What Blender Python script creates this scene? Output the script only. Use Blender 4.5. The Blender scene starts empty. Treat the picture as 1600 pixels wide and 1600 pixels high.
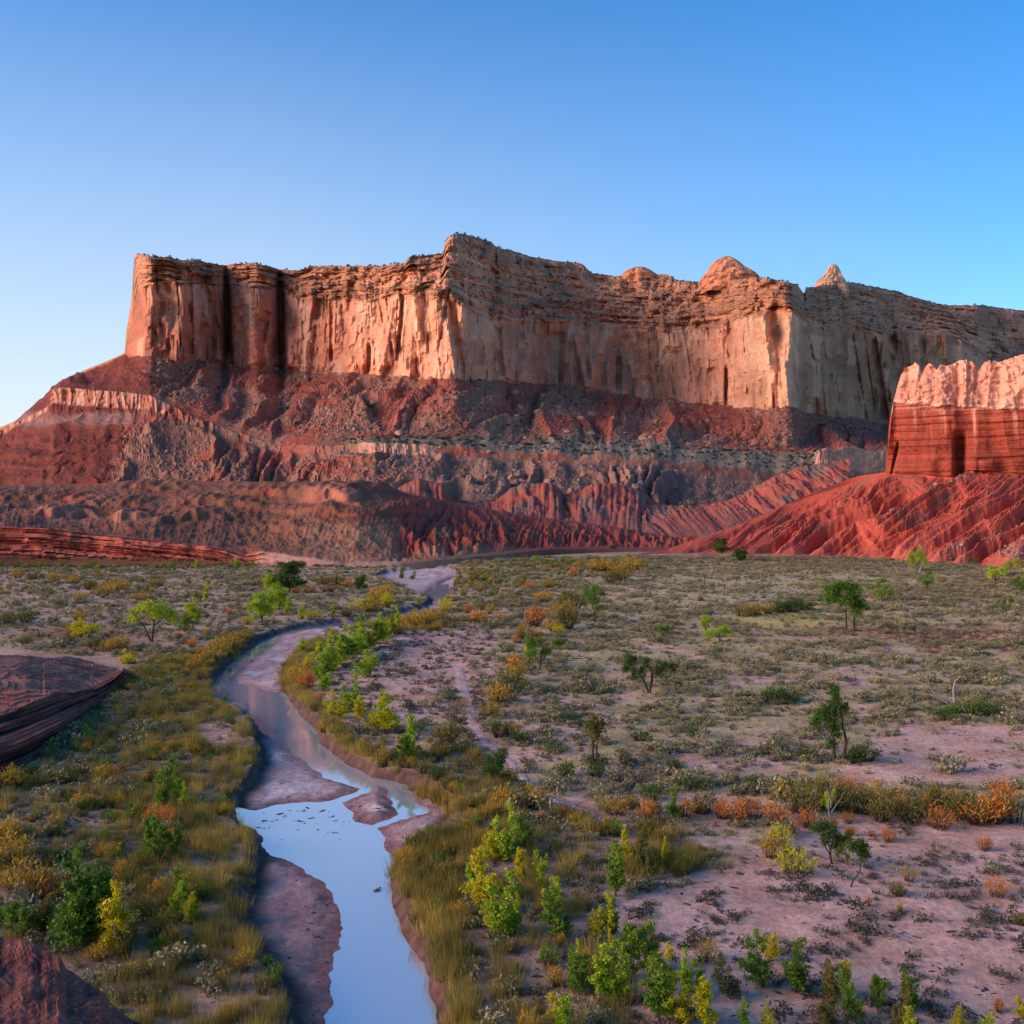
import bpy, math, random
import numpy as np
C = bpy.context.scene
COL = C.collection
R = math.radians

# ------------------------------------------------------------------ camera
EYE = 28.0            # metres above the flood plain
F = 1700.0            # focal length in photo pixels (photo 1600 px wide)
HZ = 775.0            # photo row of the horizon
cam_d = bpy.data.cameras.new('camera')
cam = bpy.data.objects.new('camera', cam_d); COL.objects.link(cam)
cam.location = (0, 0, EYE); cam.rotation_euler = (R(90), 0, 0)
cam_d.sensor_width = 36; cam_d.lens = 36 * F / 1600
cam_d.shift_y = -(800 - HZ) / 1600
cam_d.clip_start = 0.5; cam_d.clip_end = 60000
C.camera = cam

# ------------------------------------------------------------------ sky and sun
SUN_EL, SUN_AZ = 12.0, -102.0         # azimuth from +Y, clockwise; negative = left of the view
w = bpy.data.worlds.new('World'); C.world = w; w.use_nodes = True
nt = w.node_tree; nt.nodes.clear()
wo = nt.nodes.new('ShaderNodeOutputWorld'); bg = nt.nodes.new('ShaderNodeBackground')
sky = nt.nodes.new('ShaderNodeTexSky'); sky.sky_type = 'NISHITA'; sky.sun_disc = False
sky.sun_elevation = R(SUN_EL); sky.sun_rotation = R(SUN_AZ); sky.altitude = 1400
sky.air_density = 1.0; sky.dust_density = 1.0; sky.ozone_density = 3.2
hs = nt.nodes.new('ShaderNodeHueSaturation'); hs.inputs['Saturation'].default_value = 1.26; hs.inputs['Hue'].default_value = .503
nt.links.new(sky.outputs[0], hs.inputs['Color'])
# pale after-glow low in the sky on the sun's side
tcw = nt.nodes.new('ShaderNodeTexCoord'); sep = nt.nodes.new('ShaderNodeSeparateXYZ'); nt.links.new(tcw.outputs['Generated'], sep.inputs[0])
def mth(op, a, b=None, clamp=False):
    m_ = nt.nodes.new('ShaderNodeMath'); m_.operation = op; m_.use_clamp = clamp
    for k_, v_ in ((0, a), (1, b)):
        if v_ is None: continue
        if isinstance(v_, (int, float)): m_.inputs[k_].default_value = v_
        else: nt.links.new(v_, m_.inputs[k_])
    return m_.outputs[0]
low = mth('POWER', mth('SUBTRACT', 1.0, mth('MULTIPLY', mth('MAXIMUM', sep.outputs['Z'], 0.0), 2.0), True), 1.45)
side = mth('MULTIPLY_ADD', sep.outputs['X'], -1.25, True); side.node.inputs[2].default_value = .72
fac = mth('MULTIPLY', low, side, True)
gl = nt.nodes.new('ShaderNodeMix'); gl.data_type = 'RGBA'; nt.links.new(fac, gl.inputs['Factor']); nt.links.new(hs.outputs[0], gl.inputs['A']); gl.inputs['B'].default_value = (2.75, 2.88, 3.0, 1)
nt.links.new(gl.outputs['Result'], bg.inputs[0])
bg.inputs[1].default_value = 0.14
nt.links.new(bg.outputs[0], wo.inputs[0])
sd = bpy.data.lights.new('sun', 'SUN'); sun = bpy.data.objects.new('sun', sd); COL.objects.link(sun)
sd.energy = 3.2; sd.angle = R(50); sd.color = (1.0, 0.76, 0.64)
el, az = R(SUN_EL), R(SUN_AZ)
from mathutils import Vector
Ldir = Vector((math.sin(az) * math.cos(el), math.cos(az) * math.cos(el), math.sin(el)))
sun.rotation_euler = Ldir.to_track_quat('Z', 'Y').to_euler()
C.view_settings.view_transform = 'Standard'; C.view_settings.look = 'None'
C.view_settings.exposure = 1.12; C.view_settings.gamma = 1; C.view_settings.use_curve_mapping = False

# ------------------------------------------------------------------ noise
_rs = np.random.default_rng(5); _PM = _rs.permutation(4096); _GX = np.cos(_rs.random(4096) * 2 * math.pi); _GY = np.sin(np.arccos(_GX)) * np.sign(_rs.random(4096) - .5)
def vn(x, y, seed=0):                # smooth gradient noise, about -1..1
    x, y = np.broadcast_arrays(np.asarray(x, float), np.asarray(y, float))
    ix = np.floor(x); iy = np.floor(y); fx = x - ix; fy = y - iy
    ix = ix.astype(np.int64) + seed * 57; iy = iy.astype(np.int64)
    ux = fx * fx * fx * (fx * (fx * 6 - 15) + 10); uy = fy * fy * fy * (fy * (fy * 6 - 15) + 10)
    p0 = _PM[ix & 4095] + iy + seed * 131; p1 = _PM[(ix + 1) & 4095] + iy + seed * 131
    a = _PM[p0 & 4095]; b = _PM[p1 & 4095]; c = _PM[(p0 + 1) & 4095]; d = _PM[(p1 + 1) & 4095]
    n0 = (_GX[a] * fx + _GY[a] * fy) * (1 - ux) + (_GX[b] * (fx - 1) + _GY[b] * fy) * ux
    n1 = (_GX[c] * fx + _GY[c] * (fy - 1)) * (1 - ux) + (_GX[d] * (fx - 1) + _GY[d] * (fy - 1)) * ux
    return (n0 * (1 - uy) + n1 * uy) * 1.5
def fbm(x, y, o=4, seed=0, gain=.5):
    s = 0; a = 1.0; t = 0
    for k in range(o):
        s = s + a * vn(np.asarray(x) * 2 ** k + 17.3 * k, np.asarray(y) * 2 ** k - 9.1 * k, seed + k * 31); t += a; a *= gain
    return s / t * 1.3
def ridge(x, y, o=3, seed=0, gain=.5):   # 1 on crests, falling to 0 in the gullies
    s = 0; a = 1.0; t = 0
    for k in range(o):
        n = 1 - np.abs(vn(np.asarray(x) * 2 ** k, np.asarray(y) * 2 ** k, seed + k * 31)) * 1.6
        s = s + a * np.clip(n, 0, 1); t += a; a *= gain
    return s / t
def billow(x, y, o=2, seed=0, gain=.45):   # rounded ribs parted by sharp gullies, 0..1
    s = 0; a = 1.0; t = 0
    for k in range(o):
        s = s + a * np.minimum(np.abs(vn(np.asarray(x) * 2 ** k, np.asarray(y) * 2 ** k, seed + k * 31)) * 2.2, 1) ** .8; t += a; a *= gain
    return s / t
def hsh(i, j, seed): return _PM[(_PM[(i + seed * 37) & 4095] + j + seed * 11) & 4095] / 2047.5 - 1
def facet(s, z, sc, zc, seed):       # flat rock faces meeting at sharp edges, broken off at different heights, -1..1
    s, z = np.broadcast_arrays(np.asarray(s, float), np.asarray(z, float)); x = s / sc; i = np.floor(x).astype(np.int64); f = x - i
    def col_(i):
        zz = z / zc + (hsh(i, 3, seed) + 1) * 3; j = np.floor(zz).astype(np.int64); g = np.clip((zz - j - .86) / .14, 0, 1); return hsh(i, j, seed + 5) * (1 - g) + hsh(i, j + 1, seed + 5) * g
    w = .16 + .42 * (hsh(i, 9, seed) + 1); f2 = np.clip(f / w, 0, 1); return col_(i) * (1 - f2) + col_(i + 1) * f2
def ss(a, b, x):
    t = np.clip((x - a) / (b - a), 0, 1); return t * t * (3 - 2 * t)
def tab(x, pts):
    p = np.array(pts, float); return np.interp(x, p[:, 0], p[:, 1])
def mixc(a, b, t):
    t = np.clip(t, 0, 1)[..., None]; return np.asarray(a) * (1 - t) + np.asarray(b) * t
def at(px, py, Y):                     # a photo pixel at depth Y -> a point in the world
    return np.stack([(px - 800) / F * Y, Y + 0 * px, EYE + (HZ - py) / F * Y], -1)

# ------------------------------------------------------------------ mesh helpers
def set_props(o, label=None, cat=None, group=None, kind=None):
    if label: o['label'] = label
    if cat: o['category'] = cat
    if group: o['group'] = group
    if kind: o['kind'] = kind
    return o
def mesh_np(name, V, Fq, col=None, smooth=False, mat=None):
    """V (n,3), Fq (m,k) with k 3 or 4, col (n,3) point colours"""
    me = bpy.data.meshes.new(name); V = np.asarray(V, np.float32); Fq = np.asarray(Fq, np.int32)
    m, k = Fq.shape
    me.vertices.add(len(V)); me.vertices.foreach_set('co', V.ravel())
    me.loops.add(m * k); me.loops.foreach_set('vertex_index', Fq.ravel())
    me.polygons.add(m); me.polygons.foreach_set('loop_start', np.arange(0, m * k, k, dtype=np.int32))
    me.polygons.foreach_set('loop_total', np.full(m, k, np.int32))
    me.polygons.foreach_set('use_smooth', np.full(m, smooth))
    if col is not None:
        a = me.color_attributes.new('Col', 'FLOAT_COLOR', 'POINT')
        c = np.ones((len(V), 4), np.float32); c[:, :3] = np.clip(col, 0.004, .9)
        a.data.foreach_set('color', c.ravel())
    me.update(calc_edges=True)
    if mat: me.materials.append(mat)
    return me
def link(name, me, parent=None, loc=None):
    o = bpy.data.objects.new(name, me); COL.objects.link(o)
    if parent: o.parent = parent
    if loc is not None: o.location = loc
    return o
def grid(name, P, col, mat, smooth=False, **kw):
    ny, nx = P.shape[:2]
    idx = np.arange(ny * nx).reshape(ny, nx)
    q = np.stack([idx[:-1, :-1], idx[:-1, 1:], idx[1:, 1:], idx[1:, :-1]], -1).reshape(-1, 4)
    me = mesh_np(name, P.reshape(-1, 3), q, col.reshape(-1, 3), smooth, mat)
    o = link(name, me); set_props(o, kind='structure', **kw); return o

# ------------------------------------------------------------------ materials
def rock_mat(name, scale, bump, contrast=.35, rough=.92, stretch=(1, 1, 1)):
    m = bpy.data.materials.new(name); m.use_nodes = True; t = m.node_tree
    b = t.nodes['Principled BSDF']; b.inputs['Roughness'].default_value = rough
    b.inputs['Specular IOR Level'].default_value = .15
    a = t.nodes.new('ShaderNodeAttribute'); a.attribute_name = 'Col'
    tc = t.nodes.new('ShaderNodeTexCoord'); mp = t.nodes.new('ShaderNodeMapping'); mp.inputs['Scale'].default_value = stretch
    n = t.nodes.new('ShaderNodeTexNoise'); n.inputs['Scale'].default_value = scale; n.inputs['Detail'].default_value = 6; n.inputs['Roughness'].default_value = .65
    mr = t.nodes.new('ShaderNodeMapRange'); mr.inputs[1].default_value = .25; mr.inputs[2].default_value = .75
    mr.inputs[3].default_value = 1 - contrast; mr.inputs[4].default_value = 1 + contrast
    mx = t.nodes.new('ShaderNodeVectorMath'); mx.operation = 'SCALE'
    L = t.links.new
    L(tc.outputs['Object'], mp.inputs[0]); L(mp.outputs[0], n.inputs['Vector']); L(n.outputs[0], mr.inputs[0])
    L(a.outputs['Color'], mx.inputs[0]); L(mr.outputs[0], mx.inputs['Scale']); L(mx.outputs[0], b.inputs['Base Color'])
    bp = t.nodes.new('ShaderNodeBump'); bp.inputs['Strength'].default_value = bump[0]; bp.inputs['Distance'].default_value = bump[1]
    L(n.outputs[0], bp.inputs['Height']); L(bp.outputs[0], b.inputs['Normal'])
    return m
MAT_CLIFF = rock_mat('sandstone cliff', .22, (.7, 2.0), .30)
MAT_BAD = rock_mat('red badland clay', .5, (.5, .8), .18)
MAT_NEAR = rock_mat('maroon near rock', 1.4, (.8, .25), .35)
MAT_GROUND = rock_mat('sandy soil', 1.5, (.8, .2), .38)

# ================================================================== MESA
def curtain(xs, yk, dk, rows):
    """profile swept along the photo's width: knots (rows of photo y and depth) joined by `rows` steps each"""
    yk = np.array(yk); dk = np.array(dk); v = []
    for s, n in enumerate(rows): v += list(s + np.arange(n) / n)
    v = np.array(v + [len(rows)]); s = np.clip(v.astype(int), 0, len(rows) - 1); t = (v - s)[:, None]
    PY = yk[s] * (1 - t) + yk[s + 1] * t; D = dk[s] * (1 - t) + dk[s + 1] * t
    return v[:, None] + 0 * xs[None], PY, D
def smooth_x(a, xs, wpx):
    u = np.arange(xs[0], xs[-1], 1.0); b = np.interp(u, xs, a); k = np.hanning(int(wpx) * 2 + 1); k /= k.sum()
    n = len(k) // 2; b = np.convolve(np.pad(b, n, mode='edge'), k, 'valid'); return np.interp(xs, u, b)

def build_mesa():
    xs = np.unique(np.concatenate([np.arange(-900, -20, 9), np.arange(-20, 194, 1.6), np.arange(194, 240, .7), np.arange(240, 1620, 1.45), np.arange(1620, 2500, 8)]))
    rim = tab(xs, [(-900, 900), (-400, 800), (-150, 735), (0, 667), (22, 658), (28, 654), (78, 633), (82, 612), (88, 604), (130, 580), (175, 560), (194.5, 551), (195, 548), (197, 520), (205, 470), (208, 430), (210, 402), (213, 396),
        (222, 397), (240, 399), (270, 403), (290, 406), (308, 405), (320, 410), (350, 416), (365, 413), (400, 412), (425, 418), (440, 422), (470, 423), (485, 417), (540, 416), (600, 413), (632, 410), (640, 400), (690, 397), (692, 396),
        (697, 374), (703, 369), (718, 365), (740, 368), (768, 377), (776, 386), (830, 400), (870, 407), (910, 412), (918, 420), (926, 426), (960, 431), (1050, 437), (1095, 439), (1180, 434), (1205, 436), (1245, 445), (1250, 451), (1256, 459), (1259, 449),
        (1280, 446), (1330, 441), (1400, 455), (1460, 472), (1480, 476), (1540, 477), (1600, 484), (1800, 500), (2500, 560)])
    rim = rim + np.where((xs > 212) & (xs < 1900), vn(xs / 9, 0, 3) * 1.2 + vn(xs / 3.1, 4, 5) * .9, 0)
    base = tab(xs, [(-900, 905), (-150, 745), (0, 676), (90, 606), (130, 583), (175, 562), (194.5, 553), (235, 557), (300, 562), (350, 569), (420, 575), (480, 578), (560, 584), (640, 588), (700, 591), (780, 596), (880, 603), (950, 613), (1060, 628), (1130, 634), (1240, 641), (1265, 646), (1330, 652), (1400, 665), (1600, 690), (2500, 700)])
    base = base + vn(xs / 33, 1, 7) * 4 * ss(210, 260, xs)
    led = tab(xs, [(-900, 902), (0, 672), (194.5, 552), (205, 505), (215, 452), (240, 444), (350, 448), (430, 456), (470, 470), (560, 470), (640, 462), (700, 468), (770, 500), (860, 506), (960, 514), (1060, 520), (1120, 512), (1150, 497), (1235, 488), (1260, 510), (1320, 512), (1400, 520), (1500, 528), (1535, 560), (1600, 575), (2500, 640)])
    led = np.minimum(led + vn(xs / 40, 2, 8) * 5 * ss(230, 300, xs), base)
    led = np.maximum(led, rim)
    bd = tab(xs, [(-900, 1900), (-200, 1620), (0, 1500), (120, 1430), (194, 1400), (196, 1402), (203, 1394), (213, 1370), (226, 1316), (236, 1300), (262, 1310), (300, 1340), (345, 1400), (352, 1440), (362, 1405), (400, 1372), (425, 1392), (438, 1440), (448, 1400),
        (520, 1345), (600, 1275), (690, 1195), (712, 1190), (745, 1235), (800, 1330), (850, 1385), (900, 1418), (960, 1428), (1040, 1410), (1100, 1382), (1140, 1352), (1180, 1296), (1228, 1246), (1240, 1258), (1258, 1390), (1290, 1450), (1350, 1560), (1400, 1640), (1500, 1700), (1530, 1730), (1545, 1850), (1600, 1900), (2500, 2300)])
    bd = smooth_x(bd, xs, 5)
    ldp = tab(xs, [(-900, 0), (190, 0), (213, 4), (235, 8), (400, 14), (700, 26), (780, 40), (900, 60), (1100, 60), (1160, 22), (1240, 16), (1270, 40), (1500, 70), (2500, 90)])
    rdp = tab(xs, [(-900, 0), (190, 0), (213, 6), (235, 14), (340, 30), (400, 30), (640, 34), (700, 90), (760, 110), (900, 130), (1100, 110), (1160, 50), (1240, 45), (1270, 110), (1350, 160), (1500, 200), (2500, 250)])
    # lower slopes: toe, band foot, band lip, bench back
    toe_y = tab(xs, [(-900, 905), (-150, 860), (0, 835), (400, 828), (1280, 826), (2500, 826)])
    toe_d = tab(xs, [(-900, 1500), (0, 900), (300, 880), (560, 830), (1280, 860), (1500, 900), (2500, 1400)])
    k1y = tab(xs, [(-900, 903), (-150, 742), (0, 674), (75, 640), (82, 629), (160, 634), (235, 640), (300, 665), (430, 706), (545, 706), (570, 710), (660, 712), (760, 716), (850, 722), (1000, 730), (1100, 738), (1200, 748), (1272, 742), (1290, 726), (1390, 734), (2500, 760)])
    k2y = tab(xs, [(-900, 902), (-150, 740), (0, 672), (75, 636), (83, 606), (160, 610), (235, 618), (300, 652), (430, 697), (545, 697), (570, 692), (660, 696), (760, 704), (850, 708), (1000, 716), (1100, 724), (1200, 735), (1272, 733), (1279, 699), (1390, 706), (2500, 740)])
    k3y = tab(xs, [(-900, 901), (-150, 738), (0, 670), (75, 630), (84, 604), (160, 602), (235, 608), (300, 640), (430, 680), (545, 686), (600, 684), (700, 684), (900, 683), (1000, 686), (1100, 690), (1200, 693), (1280, 696), (1390, 700), (2500, 735)])
    k1y += vn(xs / 20, 7, 1) * 3; k2y += (vn(xs / 14, 8, 2) * 2.5 + vn(xs / 37, 5, 9) * 5 * ss(665, 700, xs)) * ss(560, 600, xs); k1y = np.maximum(k1y, k2y + .5); k2y = np.maximum(k2y, k3y + .3)
    k3y = np.maximum(k3y, base + .2)
    k1d = tab(xs, [(-900, 1700), (0, 1300), (80, 1260), (235, 1170), (430, 1080), (570, 985), (1000, 980), (1280, 1020), (1500, 1100), (2500, 1500)])
    k2d = k1d + tab(xs, [(0, 4), (80, 5), (300, 10), (570, 8), (1280, 6), (1500, 6)])
    k3d = tab(xs, [(-900, 1720), (0, 1320), (90, 1290), (235, 1200), (430, 1110), (570, 1050), (700, 1060), (1000, 1110), (1280, 1090), (1500, 1160), (2500, 1560)])
    k1d, k2d, k3d, toe_d, k1y, k2y, k3y = [smooth_x(q_, xs, w_) for q_, w_ in ((k1d, 40), (k2d, 40), (k3d, 40), (toe_d, 40), (k1y, 3), (k2y, 3), (k3y, 3))]
    k3y = np.maximum(k3y, base + .2)
    k3d = np.minimum(k3d, smooth_x(bd, xs, 40) - 60)
    far = bd + rdp + 500; fary = HZ - ((HZ - rim) * (bd + rdp) - 30 * F * .5) / far * 1.0
    fary = np.where(xs < 194, np.maximum(rim + 12, fary), fary + 14)
    yk = [toe_y, k1y, k2y, k3y, base, led, rim, fary]; dk = [toe_d, k1d, k2d, k3d, bd, bd + ldp, bd + ldp + rdp, far]
    rows = [66, 14, 20, 84, 104, 88, 8]
    V, PY, D = curtain(xs, yk, dk, rows)
    X = xs[None] + 0 * PY
    s = (X * .82)                                      # metres along the wall, roughly
    vq = V
    wc = np.interp(V, [3.85, 4.05, 5, 5.6, 6, 7], [0, 1, .9, .45, .25, .1]) * ss(205, 245, X)
    wl = np.interp(V, [4.7, 5.1, 5.9, 6, 6.3], [0, 1, 1, .6, .1]) * ss(203, 225, X)
    ws = np.interp(V, [0, .1, .8, 1, 2, 2.3, 3, 3.1, 3.8, 4], [0, 1, 1, .35, .3, .35, .5, 1, 1, .1])
    Zm = (HZ - PY) / F * D                              # height above the eye
    warp = fbm(s / 90, Zm / 160, 3, 40) * 9
    # --- cliff: buttresses, cracks, slabs
    b1 = np.abs(vn((s + warp) / 46, Zm / 260, 11)); b2 = np.abs(vn((s + warp * .8) / 19, Zm / 110, 12)); b3 = np.abs(vn((s + warp * .4) / 7.5, Zm / 60, 13))
    sw = s + warp * .8 + fbm(s / 30, Zm / 60, 2, 41) * 4; cliff = (.42 - b1) * 22 + (.35 - b2) * 8 + facet(sw, Zm, 41, 190, 42) * 11 + facet(sw, Zm, 18, 70, 43) * 9 + facet(sw + Zm * .12, Zm, 8.5, 30, 44) * 5.5 + facet(sw - Zm * .1, Zm, 4, 13, 45) * 2.6 + fbm(s / 14, Zm / 14, 4, 14) * 3.6 
    crack = np.exp(-(vn((s + warp * .5) / 31, Zm / 400, 15) / .035) ** 2) * 7 * ss(-.1, .3, vn(s / 50, Zm / 40, 17)) + np.exp(-(vn((s + warp * .4) / 13, Zm / 200, 16) / .05) ** 2) * 3 * ss(-.1, .3, vn(s / 30, Zm / 26, 18))
    tex = 1 - .35 * ss(770, 860, X) * (1 - ss(1080, 1130, X))
    disp = wc * (-(cliff) * tex + crack * tex)
    # alcoves and deep clefts seen in the photograph: x, half width, y range, depth
    for cx, hw, y0, y1, dep, lean in [(351, 5, 395, 570, 34, .05), (436, 5, 410, 585, 30, .04), (577, 3.5, 538, 590, 16, 0), (630, 3, 465, 560, 10, -.1), (518, 3, 470, 560, 9, 0), (706, 7, 470, 600, 16, .12), (868, 16, 520, 600, 15, 0), (940, 7, 555, 602, 10, 0),
                                      (967, 4, 560, 612, 12, 0), (1135, 3, 575, 632, 14, -.02), (1392, 9, 525, 560, 18, 0), (1345, 6, 515, 640, 14, .12), (1365, 5, 530, 650, 12, .15), (296, 4, 430, 560, 9, .03), (1440, 5, 530, 580, 12, .1), (1008, 11, 590, 625, 9, 0), (768, 10, 400, 600, 14, .05)]:
        c = cx + (PY - y0) * lean
        disp = disp + np.exp(-((X - c) / hw) ** 4) * ss(y0 - 6, y0 + 6, PY) * (1 - ss(y1, y1 + 6, PY)) * dep * np.interp(V, [3.9, 4.1, 6, 6.2], [0, 1, 1, 0])
    # pinnacles and slabs leaning out of the wall
    for cx, hw, y0, dep, lean in [(1128, 5, 570, 12, 0), (900, 7, 520, 14, .22), (928, 9, 560, 12, .06), (885, 10, 545, 10, .05), (570, 4, 545, 8, -.1), (820, 14, 555, 12, .03), (275, 10, 515, 8, 0), (1005, 16, 600, 10, 0), (1305, 20, 595, 12, .1), (1340, 7, 520, 14, .16), (1375, 8, 520, 14, .14), (345, 8, 520, 14, -.1), (400, 12, 455, 10, 0)]:
        c = cx + (PY - y0) * lean
        disp = disp - np.sqrt(np.clip(1 - ((X - c) / hw) ** 2, 0, 1)) * ss(y0 - 4, y0 + 10, PY) * dep * np.interp(V, [3.9, 4.05, 5.6, 6], [0, 1, 1, 0])
    # --- ledgy zone: steps with hard and soft beds
    tl = np.clip(V - 5, 0, 1); bed = tl * 8 + fbm(s / 160, tl * 2, 2, 21) * .35 + facet(s, tl, 60, .4, 46) * .18
    st = np.floor(bed) + ss(.45, 1.0, bed - np.floor(bed))
    back = (dk[6] - dk[5])[None]
    disp = disp + wl * ((st - bed) / 9 * back * .9)
    hard = fbm(bed * 2.3 + 0 * s, s / 200, 3, 22) * 3.2 + fbm(bed * 6.5, s / 40, 2, 23) * 1.3
    disp = disp + wl * (hard * (.35 + .9 * ss(-.4, .5, vn(s / 120, bed * .35, 28))) + np.round(fbm(s / 17, bed * .8, 2, 29) * 2.5) * 3.2 + fbm(s / 22, bed * .7, 4, 24) * 4 + facet(sw, bed, 26, 2.1, 47) * 11 + facet(sw, bed, 11, 1.0, 48) * 6.5 + facet(sw, bed, 5, .5, 49) * 3)
    D2 = D + disp
    # faint bedding on the massive wall
    D2 = D2 + wc * 1.5 * (fbm(Zm / 16 + fbm(s / 200, 0, 2, 26) * 1.2, s / 500, 3, 27) * 1.6)
    # --- band cliffs of the lower slopes
    wb = np.interp(V, [.9, 1, 2, 2.15], [0, 1, 1, 0])
    D2 = D2 - wb * (.12 + .88 * ss(690, 660, X) + .5 * ss(1270, 1285, X)) * ss(-.5, .3, vn(s / 40, 0 * s, 33) + (X < 300)) * ((.4 - np.abs(vn(s / 13, Zm / 40, 30))) * 9 + (.4 - np.abs(vn(s / 5, Zm / 20, 31))) * 4 + fbm(s / 9, Zm / 5, 3, 32) * 2.5)
    P = at(X, PY, D2)
    # --- talus: cones, ribs and rubble, pushed up and down
    u = X + np.where(X < 640, .9, np.where(X < 1000, .25, -.7)) * 0 + (PY - 600) * tab(xs, [(-900, .9), (0, 1.6), (330, .4), (500, 1.3), (700, .8), (800, .1), (950, -.1), (1060, .5), (1230, -.4), (1280, -1.3), (1500, -1.)])[None]
    u = u + fbm(X / 70, PY / 50, 3, 54) * 34
    r1 = ridge(u / 105, PY / 300, 2, 50) - .6; r2 = billow(u / 46, PY / 170, 2, 51) - .5; rub = fbm(P[..., 0] / 9, P[..., 1] / 9, 4, 52, .62)
    amp = np.interp(V, [0, .3, .9, 1, 2, 2.6, 3, 3.3, 3.9, 4], [1, 1, .8, .25, .1, .2, .5, 1, .7, .1])
    rough = .3 + .7 * ss(205, 250, X + (PY - 600) * .38)
    dz = amp * (r1 * 27 + r2 * 8 * (.35 + 1.1 * ss(-.3, .5, vn(X / 80, PY / 60, 55)))) * tab(xs, [(200, .75), (300, 1)])[None] + ws * (rub * 1.7 * rough)
    blocks = fbm(P[..., 0] / 5 + 3, P[..., 1] / 5, 2, 53)
    dz = dz + ws * rough * ss(.22, .5, blocks) * 1.3
    P[..., 2] += dz * ss(-60, 60, (base[None] - rim[None]) + 60)
    # left pyramid: stepped red beds
    lm = (1 - ss(215, 255, X + (PY - 600) * .38)) * (V < 4)
    bz = Zm / 9 + fbm(s / 120, 0 * s, 2, 61) * .5
    P[..., 1] += lm * np.where(V < 1, 1, .3) * (fbm(bz, s / 260, 2, 60) * 7)
    P[..., 1] += (1 - lm) * (V < 3.7) * (V > 3) * fbm(Zm / 8, s / 200, 2, 62) * 4
    # ------------------------------------------------ colours of the beds
    n1 = fbm(s / 60, Zm / 60, 4, 70); n2 = fbm(s / 10, Zm / 90, 4, 71); n3 = fbm(s / 6, Zm / 5, 3, 72)
    salmon = mixc((.40, .155, .105), (.57, .285, .185), tab(xs, [(200, .0), (420, .05), (500, .3), (560, .7), (700, 1), (1600, 1)])[None] + n1 * .35)
    salmon = mixc(salmon, (.66, .40, .25), ss(1100, 1180, X) * (1 - ss(1600, 1700, X)) * .7 + n2 * .15)
    salmon = mixc(salmon, (.36, .12, .08), ss(.15, .5, n2) * .55)
    salmon = mixc(salmon, (.68, .44, .30), ss(.2, .55, fbm(s / 14, Zm / 140, 3, 73)) * .5)
    salmon = mixc(salmon, (.27, .15, .11), ss(.3, .6, fbm(s / 7, Zm / 50, 3, 74)) * .45)
    salmon = mixc(salmon, mixc((.25, .13, .082), (.37, .20, .125), n2 + .5), ss(1243, 1256, X) * .9 + .6 * ss(760, 800, X) * (1 - ss(1050, 1130, X)))  # browner alcove; right of the prow the face's shade is painted in
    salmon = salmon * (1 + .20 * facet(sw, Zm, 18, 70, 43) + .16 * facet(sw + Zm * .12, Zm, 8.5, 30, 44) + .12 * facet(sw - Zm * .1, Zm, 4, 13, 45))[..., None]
    salmon = mixc(salmon, (.60, .40, .28), ss(.3, .8, facet(sw, Zm, 14, 44, 91)) * .55)
    lb = fbm(bed * 3.2, s / 260, 3, 75)
    ledg = mixc((.33, .17, .115), (.47, .24, .155), lb * .8 + .45 + n1 * .4)
    ledg = mixc(ledg, (.56, .30, .19), ss(.25, .5, fbm(bed * 1.4 + 5, s / 90, 3, 76)) * .7)
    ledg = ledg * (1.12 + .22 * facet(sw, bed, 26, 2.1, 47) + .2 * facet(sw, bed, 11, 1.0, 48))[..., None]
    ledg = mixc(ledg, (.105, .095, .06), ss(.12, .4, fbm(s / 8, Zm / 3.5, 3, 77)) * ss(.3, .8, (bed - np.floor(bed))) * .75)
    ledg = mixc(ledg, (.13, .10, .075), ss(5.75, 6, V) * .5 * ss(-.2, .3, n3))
    tal = mixc((.185, .088, .066), (.27, .135, .098), n1 + .5 + n3 * .3)
    tal = mixc(tal, (.36, .20, .135), ss(.2, .5, blocks) * .6 * rough)
    tal = mixc(tal, (.12, .09, .07), ss(.25, .5, fbm(s / 5, PY / 3, 3, 78)) * .5)
    redm = ss(.04, .26, fbm(u / 70, PY / 45, 3, 79)) * .85
    for cx, cy, rx, ry, a, k in [(470, 690, 42, 16, -.9, 1), (430, 715, 40, 14, -.9, 1), (505, 738, 36, 15, 0, 1), (590, 750, 80, 9, 0, 1), (640, 628, 62, 22, 0, .85), (500, 612, 50, 14, -.5, .7), (700, 650, 30, 22, .4, .6), (1080, 655, 70, 14, -.5, 1), (1160, 662, 60, 24, .2, .8), (1030, 668, 50, 9, -.1, .9), (1270, 672, 34, 24, .6, .9), (1370, 680, 36, 22, .5, .9), (1320, 678, 20, 12, .4, .5), (700, 742, 40, 14, 0, .5), (420, 672, 18, 12, 0, .7), (300, 590, 30, 12, 0, .4)]:
        dx = X - cx; dy = PY - cy - dx * a * .45 + fbm(X / 12, PY / 9, 3, 80) * 8
        redm = np.maximum(redm, k * np.exp(-((dx / rx) ** 2 + (dy / ry) ** 2) ** 2))
    Xb = X + (PY - 600) * .38 + fbm(X / 14, PY / 10, 3, 83) * 26
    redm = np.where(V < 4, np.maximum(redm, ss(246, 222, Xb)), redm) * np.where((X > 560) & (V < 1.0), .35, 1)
    redm = np.clip(redm * (1 - .7 * ss(.25, .5, blocks) * rough), 0, 1)
    tal = mixc(tal, mixc((.235, .052, .038), (.30, .085, .06), n3 + .4), redm); tal = tal * (1 - .42 * ss(250, 215, Xb))[..., None]  # left pyramid's slope darkened: dusk shadow put into the colour
    tal = mixc(tal, (.27, .17, .16), ss(246, 226, Xb) * ss(640, 650, PY) * (1 - ss(655, 668, PY)) * .7 * ss(-.2, .2, n1 + .2))
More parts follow.
